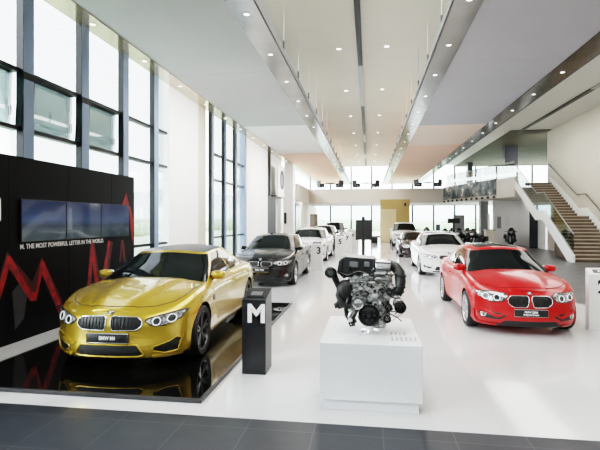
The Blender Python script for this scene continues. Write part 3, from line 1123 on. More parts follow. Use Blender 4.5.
COUPE2 = variant(COUPE,
    xf=.79, xr=-3.65, lf=.72, rear_axle=-2.69, track=.775, wr=.318, ww=.225, arch=.347,
    width=[(-3.7, .80), (-3.2, .86), (-2.7, .89), (-2.1, .875), (-1.5, .86), (-.8, .87), (-.1, .888), (.3, .885), (.85, .86)],
    shoulder=[(.85, .715), (.62, .745), (.4, .80), (.15, .858), (-.2, .895), (-.6, .925), (-1.5, .95), (-2.4, .97), (-3.0, .99), (-3.7, .98)],
    center=[(.85, .72), (.66, .76), (.45, .835), (.2, .90), (-.1, .945), (-.5, .985), (-1.0, .99), (-2.8, 1.02), (-3.2, 1.055), (-3.7, 1.07)],
    bumps=[hood_ridge(.50, .30, -.45, .60, .024, .03)],
    roof=[(-.9, 1.33), (-1.15, 1.37), (-1.5, 1.408), (-1.8, 1.418), (-2.1, 1.41), (-2.5, 1.37), (-2.9, 1.31)],
    ws=(-.38, -1.12), rw=(-3.36, -2.48), cabw=(.765, .575), belt=.93,
    hood=[(.62, 0), (.60, .25), (.50, .50), (.36, .65), (.2, .71), (-.2, .745), (-.42, .73), (-.46, .58), (-.41, .3), (-.39, 0)],
    doors=[[(-.50, .33), (-.56, .82), (-.50, .91), (-1.76, .94), (-1.92, .74), (-1.70, .36), (-1.62, .32)]],
    mirror=(-.78, .845, .985),
    headlights=[[(.335, .655), (.42, .57), (.60, .555), (.755, .62), (.80, .705), (.70, .715), (.52, .71), (.40, .705)]],
    lamps=[(.50, .625, .046), (.655, .637, .044)],
    kidney=[(.020, .60), (.05, .485), (.265, .485), (.335, .54), (.345, .615), (.295, .665), (.05, .668), (.026, .65)], kidney_r=.0065,
    intakes=[('lower_intake', [(-.46, .205), (-.40, .262), (.40, .262), (.46, .205), (.42, .185), (-.42, .185)], False),
             ('side_intake', [(.36, .33), (.48, .265), (.72, .275), (.77, .36), (.66, .395), (.46, .375)], True)],
    fogs=[(.69, .335, .038)],
    plate_z=.395, plate=(.26, .058), badge_z=.705, zb=.15, lip=[(-.72, .185), (-.66, .20), (.66, .20), (.72, .185), (.66, .172), (-.66, .172)],
)

SEDAN = variant(COUPE,
    xf=.80, xr=-3.83, lf=.74, rear_axle=-2.81, track=.775, wr=.325, ww=.225, arch=.352,
    width=[(-3.9, .81), (-3.4, .88), (-2.8, .905), (-2.2, .90), (-1.5, .895), (-.8, .895), (-.1, .905), (.3, .90), (.85, .87)],
    shoulder=[(.85, .745), (.62, .77), (.4, .82), (.15, .87), (-.2, .91), (-.6, .94), (-1.5, .965), (-2.5, .99), (-3.2, 1.01), (-3.9, 1.0)],
    center=[(.85, .755), (.68, .79), (.5, .855), (.2, .925), (-.1, .965), (-.5, 1.01), (-1.0, 1.02), (-2.9, 1.06), (-3.3, 1.10), (-3.9, 1.10)],
    bumps=[hood_ridge(.48, .30, -.45, .62, .022, .03)],
    roof=[(-.9, 1.36), (-1.15, 1.395), (-1.5, 1.425), (-1.9, 1.435), (-2.3, 1.425), (-2.7, 1.39), (-3.1, 1.33)],
    ws=(-.34, -1.08), rw=(-3.55, -2.72), cabw=(.785, .60), belt=.945,
    side=[(.965, 1.38), (1.41, 1.76), (1.79, lambda t: 1.95 - .16 * t * t)], rear_u=2.45,
    doors=[[(-.48, .33), (-.54, .82), (-.48, .925), (-1.50, .955), (-1.53, .34)], [(-1.56, .34), (-1.54, .955), (-2.38, .97), (-2.48, .80), (-2.34, .55), (-2.2, .38)]],
    mirror=(-.76, .87, 1.0),
    headlights=[[(.36, .655), (.46, .61), (.62, .60), (.78, .65), (.83, .72), (.72, .73), (.56, .72), (.44, .70)]],
    lamps=[(.53, .655, .042), (.68, .665, .040)],
    kidney=[(.03, .66), (.05, .585), (.27, .585), (.325, .62), (.33, .67), (.29, .70), (.06, .70), (.035, .69)],
    intakes=[('lower_intake', [(-.46, .245), (-.40, .345), (.40, .345), (.46, .245), (.40, .22), (-.40, .22)], False),
             ('side_intake', [(.48, .33), (.58, .275), (.76, .29), (.79, .37), (.70, .385), (.54, .375)], True)],
    fogs=[(.70, .335, .035)],
    plate_z=.485, badge_z=.757, lip=[(-.74, .185), (-.68, .20), (.68, .20), (.74, .185), (.68, .172), (-.68, .172)],
    tail=[(.50, .80), (.78, .78), (.82, .92), (.52, .94)],
)

OFFROADER = variant(COUPE,
    xf=.84, xr=-3.85, lf=.66, lr=.45, zb=.24, rear_axle=-2.86, track=.81, wr=.37, ww=.255, arch=.405,
    width=[(-3.9, .86), (-3.4, .92), (-2.8, .945), (-2.2, .935), (-1.5, .93), (-.8, .93), (-.1, .94), (.3, .935), (.85, .90)],
    shoulder=[(.85, .93), (.62, .955), (.4, .99), (.15, 1.03), (-.2, 1.06), (-.6, 1.08), (-1.5, 1.09), (-2.5, 1.11), (-3.2, 1.12), (-3.9, 1.10)],
    center=[(.85, .94), (.68, .98), (.5, 1.03), (.2, 1.085), (-.1, 1.12), (-.5, 1.15), (-1.0, 1.15), (-2.9, 1.15), (-3.3, 1.15), (-3.9, 1.12)],
    bumps=[hood_ridge(.50, .34, -.45, .62, .014, .05)],
    roof=[(-.6, 1.62), (-.9, 1.66), (-1.3, 1.70), (-1.9, 1.715), (-2.5, 1.71), (-3.0, 1.69), (-3.7, 1.62)],
    ws=(-.30, -.92), rw=(-3.76, -3.45), lg=.36, lgr=.3, cabw=(.835, .66), belt=1.08, roof_drop=.06,
    side=[(.965, 1.32), (1.35, 1.64), (1.67, lambda t: 1.93 - .04 * t)], rear_u=2.35,
    hood=[(.66, 0), (.64, .25), (.56, .50), (.44, .665), (.22, .76), (-.2, .80), (-.38, .78), (-.42, .60), (-.36, .3), (-.34, 0)],
    doors=[[(-.50, .42), (-.56, .92), (-.50, 1.07), (-1.44, 1.085), (-1.48, .42)], [(-1.51, .42), (-1.47, 1.085), (-2.40, 1.10), (-2.48, .92), (-2.36, .62), (-2.2, .46)]],
    handle_z=.95, mirror=(-.70, .93, 1.17),
    headlights=[[(.36, .84), (.46, .775), (.64, .77), (.80, .83), (.84, .90), (.72, .915), (.56, .905), (.44, .885)]],
    lamps=[(.53, .835, .048), (.69, .845, .045)],
    kidney=[(.03, .83), (.05, .70), (.28, .70), (.33, .75), (.335, .83), (.29, .885), (.06, .885), (.035, .87)],
    intakes=[('lower_intake', [(-.50, .36), (-.42, .46), (.42, .46), (.50, .36), (.42, .33), (-.42, .33)], False),
             ('side_intake', [(.54, .46), (.62, .40), (.80, .42), (.82, .52), (.72, .54), (.58, .52)], True)],
    fogs=[(.72, .47, .04)],
    plate_z=.58, badge_z=.93, lip=[(-.76, .255), (-.70, .275), (.70, .275), (.76, .255), (.70, .245), (-.70, .245)],
    tail=[(.52, .90), (.82, .88), (.86, 1.02), (.54, 1.04)],
)
# ------------------------------------------------------------------ spotlights, hanging rods
def make_spot(r=.066):
    t = empty('downlight')
    m = MB(); m.lathe([(r * .72, -.004), (r * .8, -.012), (r, -.010), (r * 1.02, 0), (r * .72, 0)], 'Z', 20); m.build('trim_ring', M['chrome'], t, smooth=40)
    m = MB(); m.lathe([(.001, -.003), (r * .72, -.006), (r * .72, -.002), (.001, -.001)], 'Z', 16, closed=False); m.build('bulb', mat('spot_glow', (1, 1, 1), .3, 0, 0, (1, .98, .94), 5), t, smooth=60)
    return t


spot0 = make_spot()
first = True
spot_lines = [(-5.42, 'glass', 'tan ceiling band above the glass wall'), (-2.28, 'well_l', 'metal ceiling band on the gold car side'),
              (1.75, 'well_r', 'metal ceiling band on the red car side'), (5.02, 'outer', 'dark ceiling band towards the staircase')]
for (x, k, txt) in spot_lines:
    for i in range(20):
        y = 8.55 + (0.25 if k == 'outer' else 0) + (i - 1) * 2.16
        if y > 50: break
        o = spot0 if first else copy_tree(spot0); first = False
        o.location = (x, y, ZP - .021)
        tag(o, 'small round spotlight in the ' + txt, 'spotlight', 'recessed spotlights in the ' + txt)
for (x, i0) in ((-.96, 0), (.55, 1)):
    for i in range(7):
        o = copy_tree(spot0); o.location = (x, 15.0 + i * 4.9, ZU - .002); o.scale = (1.5, 1.5, 1.5)
        tag(o, 'round lamp in the cream ceiling on the %s side of the black slot' % ('gold car' if x < 0 else 'red car'), 'spotlight', 'recessed lamps in the cream ceiling, %s side' % ('gold car' if x < 0 else 'red car'))


def make_rod():
    t = empty('suspension_rod')
    MB().cyl((0, 0, .42), (0, 0, ZU - ZP), .006, seg=6).build('wire', M['grey_metal'], t)
    MB().cyl((0, 0, .0), (0, 0, .45), .026, seg=10).build('sleeve', M['dark_metal'], t)
    return t


rod0 = make_rod(); first = True
for (x, txt) in ((-2.09, 'hanging panel edge on the gold car side'), (1.56, 'hanging panel edge on the red car side')):
    for i in range(17):
        y = (11.4 if x < 0 else 10.5) + i * 2.4
        o = rod0 if first else copy_tree(rod0); first = False
        o.location = (x, y, ZP + .1)
        tag(o, 'thin suspension rod with dark sleeve, ' + txt, 'suspension rod', 'suspension rods on the ' + txt)

# ------------------------------------------------------------------ black display wall with its screens
WX = -5.28
dw = empty('display_wall', (WX, 8.0, 0))
tag(dw, 'tall black display wall with red zigzag graphics behind the gold car', 'display wall')
BLK = mat('wall_black', (.004, .004, .0045), .45, spec=.12)
ys = [4.3, 6.2, 7.6, 9.0, 9.95]
for a, b in zip(ys[:-1], ys[1:]):
    MB().box((-.16, a - 8 + .003, 0), (0, b - 8 - .003, 2.82), .003).build('wall_panel', BLK, dw)
RED = mottled('red_print', (.36, .005, .006), (.10, .003, .004), 7, .6)
RED2 = mottled('red_deep', (.08, .003, .004), (.03, .002, .003), 5, .6)
GRY = mottled('grey_print', (.028, .028, .030), (.04, .04, .043), 3, .5)


def wall_poly(pix, m, nm, h, par=dw):
    q = [on_x(u, v, WX) for u, v in pix]
    g = MB(); g.prism([(p[1] - 8.0, max(.02, p[2])) for p in q], .0, h, 'YZ'); return g.build(nm, m, par)


def stroke(pts, w, m, nm, h):
    """a zigzag line of varying width on the wall, given in wall (y, z)"""
    for (a, b), (wa, wb) in zip(zip(pts[:-1], pts[1:]), w):
        A, B = Vector(a), Vector(b); t = (B - A).normalized(); nvec = Vector((-t.y, t.x))
        g = MB(); g.prism([tuple(A + nvec * wa), tuple(B + nvec * wb), tuple(B - nvec * wb), tuple(A - nvec * wa)], 0, h, 'YZ'); g.build(nm, m, dw)


def wp(u, v):
    p = on_x(u, v, WX); return (p[1] - 8.0, p[2])


zig = [(-6, 320), (7, 258), (31, 288), (41, 262), (57, 296), (66, 310)]
wall_poly([(0, 300), (0, 275), (7, 252), (32, 282), (42, 257), (62, 300), (60, 318), (42, 275), (33, 302), (8, 268)], RED2, 'red_graphic', .002)
wall_poly([(0, 282), (7, 256), (10, 256), (31, 292), (36, 292), (41, 260), (44, 262), (61, 305), (56, 305), (42, 274), (36, 301), (30, 301), (9, 268), (0, 300)], RED, 'red_graphic', .004)
wall_poly([(12, 292), (20, 282), (27, 296), (24, 318), (15, 330)], GRY, 'grey_graphic', .003)
wall_poly([(86, 300), (90, 243), (94, 241), (101, 285), (108, 240), (113, 242), (104, 300), (99, 300), (93, 262), (90, 300)], RED2, 'red_graphic', .002)
wall_poly([(87, 290), (91, 243), (93, 243), (99, 290), (96, 290), (92, 262), (90, 290)], RED, 'red_graphic', .004)
wall_poly([(100, 287), (108, 241), (110, 241), (104, 287)], RED, 'red_graphic', .004)
wall_poly([(119, 262), (121, 240), (123.5, 240), (126, 262), (123.5, 262), (122, 248), (121, 262)], RED2, 'red_graphic', .003)
wall_poly([(122.2, 204.6), (126.2, 192.5), (129, 205)], RED, 'red_graphic', .004)
wall_poly([(128.4, 206.5), (130, 206), (133.0, 219), (133.2, 246), (130.6, 228)], RED, 'red_graphic', .004)
wx, wy0, wz = on_x(20, 250, WX); _, wy1, _ = on_x(103.5, 243, WX)
text_mesh('M. THE MOST POWERFUL LETTER IN THE WORLD.', .108, M['white_paint'], 'lettering', dw, (.003, (wy0 + wy1) / 2 - 8.0, 1.435), (PI / 2, 0, PI / 2), width=wy1 - wy0, extrude=.001, bold=.0012)


def screen_mat(i):
    m = mat('screen_%d' % i, (.006, .008, .012), .08, 0, .5)
    nt, N, L, b = nodes_of(m)
    tc = N.new('ShaderNodeTexCoord'); sp = N.new('ShaderNodeSeparateXYZ'); L.new(tc.outputs['Generated'], sp.inputs[0])
    no = N.new('ShaderNodeTexNoise'); no.inputs['Scale'].default_value = 3.0 + i; L.new(tc.outputs['Generated'], no.inputs['Vector'])
    ad = N.new('ShaderNodeMath'); ad.operation = 'MULTIPLY_ADD'; ad.inputs[1].default_value = .22; L.new(no.outputs['Fac'], ad.inputs[0]); L.new(sp.outputs['Z'], ad.inputs[2])
    rp = N.new('ShaderNodeValToRGB'); e = rp.color_ramp.elements
    e[0].position = .18; e[0].color = (.024, .034, .038, 1); e[1].position = 1.0; e[1].color = (.012, .017, .045, 1)
    for p, c in ((.38, (.030, .042, .050, 1)), (.46, (.012, .018, .03, 1)), (.62, (.028, .045, .09, 1)), (.8, (.016, .026, .06, 1))):
        x = e.new(p); x.color = c
    L.new(ad.outputs[0], rp.inputs['Fac']); L.new(rp.outputs['Color'], b.inputs['Emission Color']); b.inputs['Emission Strength'].default_value = 1.0
    return m


edges = [on_x(u, 220, WX)[1] for u in (19, 64.3, 99.3, 127.5)]
where = ('furthest from the glass corner of the wall', 'in the middle of the three', 'nearest the wall end by the windows')
for i in range(3):
    s = empty('video_screen', (WX + .035, (edges[i] + edges[i + 1]) / 2, 1.84))
    tag(s, 'dark blue video screen on the black wall, ' + ('end one nearest the white sign' if i == 0 else 'middle one of three' if i == 1 else 'end one nearest the windows'), 'screen', 'video screens on the black wall')
    hw = (edges[i + 1] - edges[i]) / 2 - .004
    MB().box((-.032, -hw, -.335), (.0, hw, .335), .004).build('screen_case', M['trim_black'], s)
    MB().box((-.004, -hw + .012, -.323), (.003, hw - .012, .323)).build('display', screen_mat(i), s)
lb = empty('light_sign', (WX, 5.90, 2.0))
tag(lb, 'small square white sign cut by the picture edge on the black wall', 'sign')
MB().box((0, -.3, -.17), (.03, .13, .17), .004).build('sign_case', M['grey_metal'], lb)
MB().box((.03, -.28, -.15), (.034, .11, .15)).build('sign_face', mat('sign_glow', (.8, .8, .8), .4, 0, 0, (1, 1, 1), .8), lb)

# ------------------------------------------------------------------ black mirror platform of the gold car
pf = empty('car_platform', (-3.15, 7.3, 0))
tag(pf, 'low black mirror-gloss platform under the gold car', 'platform')
PG = mat('piano_black', (.004, .004, .004), .03, 0, 0, spec=.6)
MB().box((-1.50, -2.76, 0), (1.45, 2.74, .035), .004).build('platform_top', PG, pf)
b = MB()
for lo, hi in (((-1.53, -2.80, 0), (1.48, -2.76, .04)), ((-1.53, 2.74, 0), (1.48, 2.78, .04)), ((-1.53, -2.76, 0), (-1.5, 2.74, .04)), ((1.45, -2.76, 0), (1.48, 2.74, .04))): b.box(lo, hi, .003)
b.build('platform_edge', mat('edge_black', (.03, .03, .032), .35), pf)

# ------------------------------------------------------------------ info pillars
def pillar(loc, w, h, dp, m, face, numeral, num_m, size, label, nx=0.0, nz=None):
    t = empty('info_pillar', loc); tag(t, label, 'information pillar', 'information pillars beside the cars')
    b = MB(); b.prism([(-dp / 2, 0), (dp / 2, 0), (dp / 2, h), (-dp / 2, h - .10)], -w / 2, w / 2, 'YZ'); b.build('pillar_body', m, t)
    a = math.atan2(.10, dp)
    s = MB(); s.box((-w * .36, -dp * .30, 0), (w * .36, dp * .30, .006)); o = s.build('touch_panel', face, t)
    o.location = (0, 0, h - .05 + .002); o.rotation_euler = (a, 0, 0)
    s = MB(); s.box((-w * .24, -dp * .18, .006), (w * .24, dp * .12, .010)); o2 = s.build('slot', M['grey_metal'], o)
    text_mesh(numeral, size, num_m, 'lettering', t, (nx, -dp / 2 - .001, nz if nz else h * .8), (PI / 2, 0, 0), extrude=.002, bold=size * .035)
    return t


BLKP = mat('pillar_black', (.010, .010, .012), .3)
WHTP = mat('pillar_white', (.82, .82, .82), .35)
pillar((-1.365, 5.62, 0), .29, .99, .34, BLKP, M['trim_black'], 'M', M['white_paint'], .30, 'black pillar with a white M standing beside the gold car', 0.03, .72)
pillar((3.97, 8.56, 0), .60, 1.03, .14, WHTP, mat('panel_dark', (.04, .04, .042), .3), '2', M['trim_black'], .31, 'white pillar with a black 2 beside the red car', -.09, .72)
WHTQ = WHTP
x, y, _ = on_floor(317, 270); pillar((x, y, 0), .42, 1.06, .3, WHTP, M['trim_black'], '3', M['trim_black'], .34, 'white pillar with a black 3 beside the white car', .08, .72)
x, y, _ = on_floor(339, 258.5); pillar((x, y + 1, 0), .50, 1.12, .3, WHTP, M['trim_black'], '5', M['trim_black'], .34, 'white pillar with a black 5 beside the brown car', .0, .76)
x, y, _ = on_floor(346, 253); pillar((x, y + 1.5, 0), .50, 1.12, .3, WHTP, M['trim_black'], '7', M['trim_black'], .34, 'white pillar with a black 7 beside the far black car', .0, .76)
x, y, _ = on_floor(353, 246); pillar((x, y, 0), .8, 1.2, .3, WHTP, mat('panel_dark', (.04, .04, .042), .3), 'X', M['trim_black'], .30, 'white pillar with a black X beside the post of the black sign stand', .0, .76)

# ------------------------------------------------------------------ engine plinth
PX, PY = .01, 5.16
pd = empty('display_plinth', (PX, PY, 0))
tag(pd, 'white box plinth with recessed foot carrying the bare engine', 'plinth')
PW = mat('plinth_white', (.66, .67, .70), .4)
MB().box((-.485, -.65, .115), (.49, .63, .66), .004).build('plinth_box', PW, pd)
MB().box((-.455, -.60, 0), (.46, .60, .117), .003).build('plinth_foot', PW, pd)
GT = mat('grey_text', (.32, .32, .33), .6)
for i in range(10):
    x = .22 + (i % 6) * .045; y = -.48 + (i // 6) * .22 + (i % 2) * .01
    w = [.17, .15, .18, .14, .17, .16, .13, .15, .12, .14][i]
    text_mesh(['TwinPower Turbo', 'Valvetronic', 'Double-VANOS', 'Direct injection', '4 cylinder', 'BMW engine', 'Power', 'Torque', 'kW', 'Nm'][i], .036, GT, 'lettering', pd, (x, y + .08, .6605), (0, 0, PI / 2), width=w, extrude=.0005, bold=.001)

# ------------------------------------------------------------------ the engine
EN = empty('car_engine', (PX, PY - .04, .69))
tag(EN, 'bare four-cylinder car engine with black cover and belt pulleys on the white plinth', 'engine')
ALU = mottled('cast_metal', (.03, .03, .03), (.62, .62, .62), 26, .34, .8, .5)
ALB = mat('bright_metal', (.68, .68, .68), .22, 1.0)
BPL = mottled('engine_plastic', (.014, .014, .015), (.022, .022, .024), 20, .42)
BPS = mat('gloss_plastic', (.010, .010, .011), .18)
HOSE = mat('hose_black', (.010, .010, .010), .5)
S = 1 / 90.5


def ep(px, py, y=-.2):
    """point on the engine's front, measured against its foot"""
    return Vector(((px - 370.0) * S, y, (329.5 - py) * S))


b = MB(); b.cyl((0.0, -.1, -.03), (0.0, -.1, .12), .04, seg=20); b.cyl((0, -.1, -.029), (0, -.1, -.015), .10, seg=24); b.build('stand_foot', M['chrome'], EN, smooth=40)
b = MB()
b.box((-.25, -.10, .17), (.21, .36, .52), .03)
b.box((-.20, -.16, .22), (.17, -.08, .50), .03)
b.box((-.23, -.06, .42), (.24, .36, .60), .03)
for i in range(9):
    a = rng.uniform(-.2, .2); z = rng.uniform(.2, .56); s = rng.uniform(.018, .045)
    b.box((a - s, -.19, z - s), (a + s, -.12, z + s * .8), .008)
for i in range(16):
    a = rng.uniform(-.22, .2); z = rng.uniform(.2, .58)
    b.cyl((a, -.14, z), (a, -.18 - rng.random() * .02, z), .010, seg=8)
b.build('engine_block', ALU, EN, smooth=35)
b = MB(); b.box((-.12, -.12, .06), (.20, .30, .20), .04); b.box((.03, -.17, .02), (.17, .06, .12), .03); b.build('oil_pan', ALU, EN, smooth=35)
# plastic cover on top, tipped towards the viewer
b = MB()
top = [(-.35, .60), (-.33, .72), (-.26, .765), (.05, .745), (.09, .70), (.11, .60), (.02, .565), (-.12, .60), (-.28, .53)]
b.prism(top, -.10, .34, 'XZ')
b.build('engine_cover', BPL, EN, smooth=30)
cv = MB(); cv.box((-.215, -.125, .655), (-.125, -.100, .715), .006); cv.build('cover_badge', mat('badge_grey', (.20, .20, .21), .3, .6), EN)
cv = MB(); cv.box((-.06, -.120, .665), (-.005, -.100, .715), .006); cv.build('cover_badge', mat('badge_grey', (.2, .2, .21), .3, .6), EN)
cv = MB()
for i in range(5): cv.tube([(-.30 + i * .085, -.108, .585 + i * .006), (-.29 + i * .08, -.108, .74)], .006, 6)
cv.tube([(-.34, -.108, .60), (-.24, -.112, .56), (-.12, -.112, .61), (.02, -.112, .575), (.1, -.108, .61)], .016, 8)
cv.build('cover_ribs', BPS, EN, smooth=50)
b = MB(); b.box((.05, -.16, .595), (.22, .16, .73), .03); b.tube([(.05, -.16, .60), (.22, -.16, .60)], .018, 8); b.tube([(.06, -.165, .72), (.21, -.165, .715)], .014, 8); b.build('intake_box', ALB, EN, smooth=40)
b = MB(); b.tube([(-.02, .05, .67), (.06, .10, .68), (.2, .06, .675), (.27, -.02, .655), (.31, -.08, .60), (.318, -.12, .51), (.30, -.14, .43), (.28, -.14, .38)], [.05, .055, .055, .056, .058, .056, .052, .05], 14)
for k, (z, xx, yy2) in enumerate(((.57, .318, -.095), (.46, .308, -.135), (.41, .292, -.14))):
    b.lathe([(.05, -.012), (.062, -.012), (.062, .012), (.05, .012)], 'Z', 18, (xx, yy2, z))
b.build('intake_hose', HOSE, EN, smooth=50)
b = MB(); b.tube([(-.415, -.14, .605), (-.40, -.13, .60), (-.375, -.12, .55), (-.35, -.11, .49), (-.32, -.1, .43), (-.27, -.09, .40)], [.058, .055, .036, .034, .036, .04], 14); b.build('breather_pipe', HOSE, EN, smooth=50)
b = MB(); b.lathe([(.03, -.02), (.052, -.02), (.062, 0), (.052, .02), (.03, .02)], 'Y', 20, (-.415, -.17, .60)); b.build('pipe_flange', BPS, EN, smooth=40)
b = MB(); b.blob((-.26, -.10, .40), (.095, .10, .12), .85); b.tube([(-.30, -.14, .46), (-.33, -.16, .36), (-.29, -.18, .27), (-.2, -.17, .25)], .035, 12); b.build('turbo_hose', HOSE, EN, smooth=50)
b = MB(); b.cyl((-.345, -.10, .245), (-.29, -.10, .26), .045, seg=18); b.cyl((-.375, -.10, .235), (-.345, -.10, .245), .03, seg=14); b.build('oil_filter', BPL, EN, smooth=40)
b = MB()
b.tube([(-.22, -.16, .34), (-.25, -.18, .24), (-.24, -.17, .15), (-.19, -.16, .09), (-.17, -.15, .05), (-.205, -.14, .035), (-.225, -.13, .07)], [.03, .026, .026, .03, .02, .012, .010], 10)
b.tube([(-.13, -.15, .22), (-.17, -.17, .13), (-.15, -.15, .08)], .018, 8)
b.build('coolant_pipe', BPS, EN, smooth=50)
b = MB(); b.tube([(-.19, -.165, .20), (-.215, -.185, .14), (-.20, -.17, .10)], .028, 10); b.build('pipe_elbow', ALB, EN, smooth=50)


def pulley(nm, px, py, r, y, m, ribs=3, hubm=None):
    c = ep(px, py, y)
    t = MB()
    t.lathe([(.001, -.012), (r * .25, -.015), (r * .30, -.004), (r * .78, .0), (r * .82, -.018), (r * .98, -.020), (r, -.010), (r * .96, .0), (r, .006), (r * .96, .014), (r, .02), (r * .9, .03), (.001, .03)], 'Y', 32, c, closed=False)
    o = t.build(nm, m, EN, smooth=30)
    t = MB()
    for k in range(6):
        a = k * PI / 3; t.cyl((c.x + math.cos(a) * r * .5, c.y - .01, c.z + math.sin(a) * r * .5), (c.x + math.cos(a) * r * .5, c.y + .012, c.z + math.sin(a) * r * .5), r * .10, seg=8)
    t.cyl((c.x, c.y - .024, c.z), (c.x, c.y, c.z), r * .2, seg=12)
    t.build('bolts', hubm or ALU, o, smooth=40)
    return c


def drum(nm, px, py, r, y0, y1, m):
    a = ep(px, py, y0); t = MB(); t.cyl(a, (a.x, y1, a.z), r, seg=28); return t.build(nm, m, EN, smooth=40)


crank = pulley('crank_pulley', 369, 314, .112, -.24, BPS, hubm=M['dark_metal'])
pump = pulley('water_pump_pulley', 358.8, 303, .058, -.235, ALB, hubm=M['grey_metal'])
drum('alternator', 388, 291.6, .082, -.17, -.02, ALU)
alt = pulley('alternator_pulley', 388, 291.8, .036, -.24, M['dark_metal'])
t = MB()
for k in range(14):
    a = k * 2 * PI / 14; c = ep(388, 291.6, -.175); t.box((-.02, -.006, -.004), (.02, .006, .004), 0, Matrix.Rotation(-a, 4, 'Y')) if False else t.cyl((c.x + math.cos(a) * .045, c.y, c.z + math.sin(a) * .045), (c.x + math.cos(a) * .074, c.y, c.z + math.sin(a) * .074), .005, seg=6)
t.build('alternator_fins', ALB, EN, smooth=40)
drum('compressor', 397.8, 305.8, .06, -.16, .08, ALU)
comp = pulley('compressor_pulley', 397.8, 305.8, .062, -.235, BPS, hubm=M['dark_metal'])
idl = pulley('idler_pulley', 387.2, 306.0, .040, -.235, BPS)
low = pulley('tensioner_pulley', 386, 316.8, .040, -.235, BPS)
t = MB(); A = ep(374.5, 291, -.23); B2 = ep(375, 303.5, -.23)
t.cyl(A, (A.x, -.20, A.z), .034, seg=20); t.cyl(B2, (B2.x, -.20, B2.z), .03, seg=20)
t.box((A.x - .030, -.228, B2.z), (A.x + .032, -.204, A.z), .006); t.build('tensioner_arm', ALB, EN, smooth=35)
t = MB(); c = ep(375, 303.5, -.235); t.cyl((c.x, -.245, c.z), (c.x, -.225, c.z), .016, seg=12); c = ep(374.5, 291, 0); t.cyl((c.x, -.245, c.z), (c.x, -.225, c.z), .018, seg=12); t.build('arm_bolts', M['dark_metal'], EN, smooth=40)


def hull_belt(circs, y0, y1):
    pts = []
    for (c, r) in circs:
        for k in range(40): a = 2 * PI * k / 40; pts.append((c.x + math.cos(a) * r, c.z + math.sin(a) * r))
    pts = sorted(set(pts))

    def half(ps):
        h = []
        for p in ps:
            while len(h) > 1 and (h[-1][0] - h[-2][0]) * (p[1] - h[-2][1]) - (h[-1][1] - h[-2][1]) * (p[0] - h[-2][0]) <= 0: h.pop()
            h.append(p)
        return h[:-1]
    H = half(pts) + half(pts[::-1])
    m = MB(); nH = len(H); R0 = [m.bm.verts.new((x, y0, z)) for x, z in H]; R1 = [m.bm.verts.new((x, y1, z)) for x, z in H]
    cx = sum(x for x, z in H) / nH; cz = sum(z for x, z in H) / nH
    k = .985
    Q0 = [m.bm.verts.new((cx + (x - cx) * k, y0, cz + (z - cz) * k)) for x, z in H]; Q1 = [m.bm.verts.new((cx + (x - cx) * k, y1, cz + (z - cz) * k)) for x, z in H]
    for i in range(nH):
        j = (i + 1) % nH
        m.bm.faces.new((R0[i], R0[j], R1[j], R1[i])); m.bm.faces.new((Q0[i], Q1[i], Q1[j], Q0[j])); m.bm.faces.new((R0[i], Q0[i], Q0[j], R0[j])); m.bm.faces.new((R1[i], R1[j], Q1[j], Q1[i]))
    return m


hull_belt([(crank, .114), (pump, .06), (alt, .038), (comp, .064), (low, .042)], -.238, -.222).build('drive_belt', HOSE, EN)
t = MB(); t.tube([ep(386, 313, -.10), ep(395, 316, -.16), ep(399.5, 319.5, -.18)], .007, 6); t.tube([ep(386, 312, -.1), ep(399, 311, -.16)], .006, 6); t.build('dipstick', M['dark_metal'], EN, smooth=50)
for i in range(26):
    px, pz = rng.uniform(345, 396), rng.uniform(268, 312)
    p = ep(px, pz, -.15); L1 = Vector((rng.uniform(-.08, .08), rng.uniform(-.05, -.005), rng.uniform(-.06, .06)))
    t = MB(); t.tube([p, p + L1 * .5 + Vector((0, -.02, 0)), p + L1], rng.choice([.006, .008, .011]), 6); t.build('hose', HOSE, EN, smooth=50)
for i in range(22):
    px, pz = rng.uniform(350, 394), rng.uniform(270, 312)
    p = ep(px, pz, -.16); r = rng.uniform(.008, .02)
    t = MB(); t.cyl(p, p + Vector((rng.uniform(-.01, .01), -.035, rng.uniform(-.01, .01))), r, seg=10); t.build('fitting', ALB, EN, smooth=40)
for (px, pz) in ((366, 277), (378, 280), (372, 284), (362, 292), (380, 270), (395, 297)):
    p = ep(px, pz, -.17); t = MB(); t.box((p.x - .03, p.y - .02, p.z - .018), (p.x + .03, p.y + .03, p.z + .018), .006); t.build('bracket', ALB, EN, smooth=40)

# ------------------------------------------------------------------ black sign stand, stool
x, y, _ = on_floor(362.6, 262)
y = 19.5
x = on_y(363.3, 240, y)[0]
ss = empty('sign_stand', (x, y, 0)); tag(ss, 'black freestanding sign board on a slim post in the middle of the aisle', 'sign stand')
b = MB(); b.box((-.07, -.05, 0), (.07, .05, 1.99), .005); b.build('post', M['trim_black'], ss)
b = MB(); b.box((-.32, .05, 1.02), (.34, .10, 1.86), .006); b.build('board', mat('board_black', (.02, .02, .022), .4), ss)
b = MB(); b.box((-.25, -.2, 0), (.25, .2, .02), .004); b.build('base_plate', M['trim_black'], ss)
x, y, _ = on_floor(374.3, 243.2)
pf2 = MB(); pf2.lathe([(.001, 0), (.26, 0), (.29, .04), (.29, .40), (.25, .50), (.12, .54), (.001, .545)], 'Z', 28, closed=False)
o = pf2.build('stool', mat('stool_black', (.012, .012, .013), .5), smooth=40); o.location = (x, y, 0)
tag(o, 'round black stool standing on the white floor before the mustard booth', 'stool')

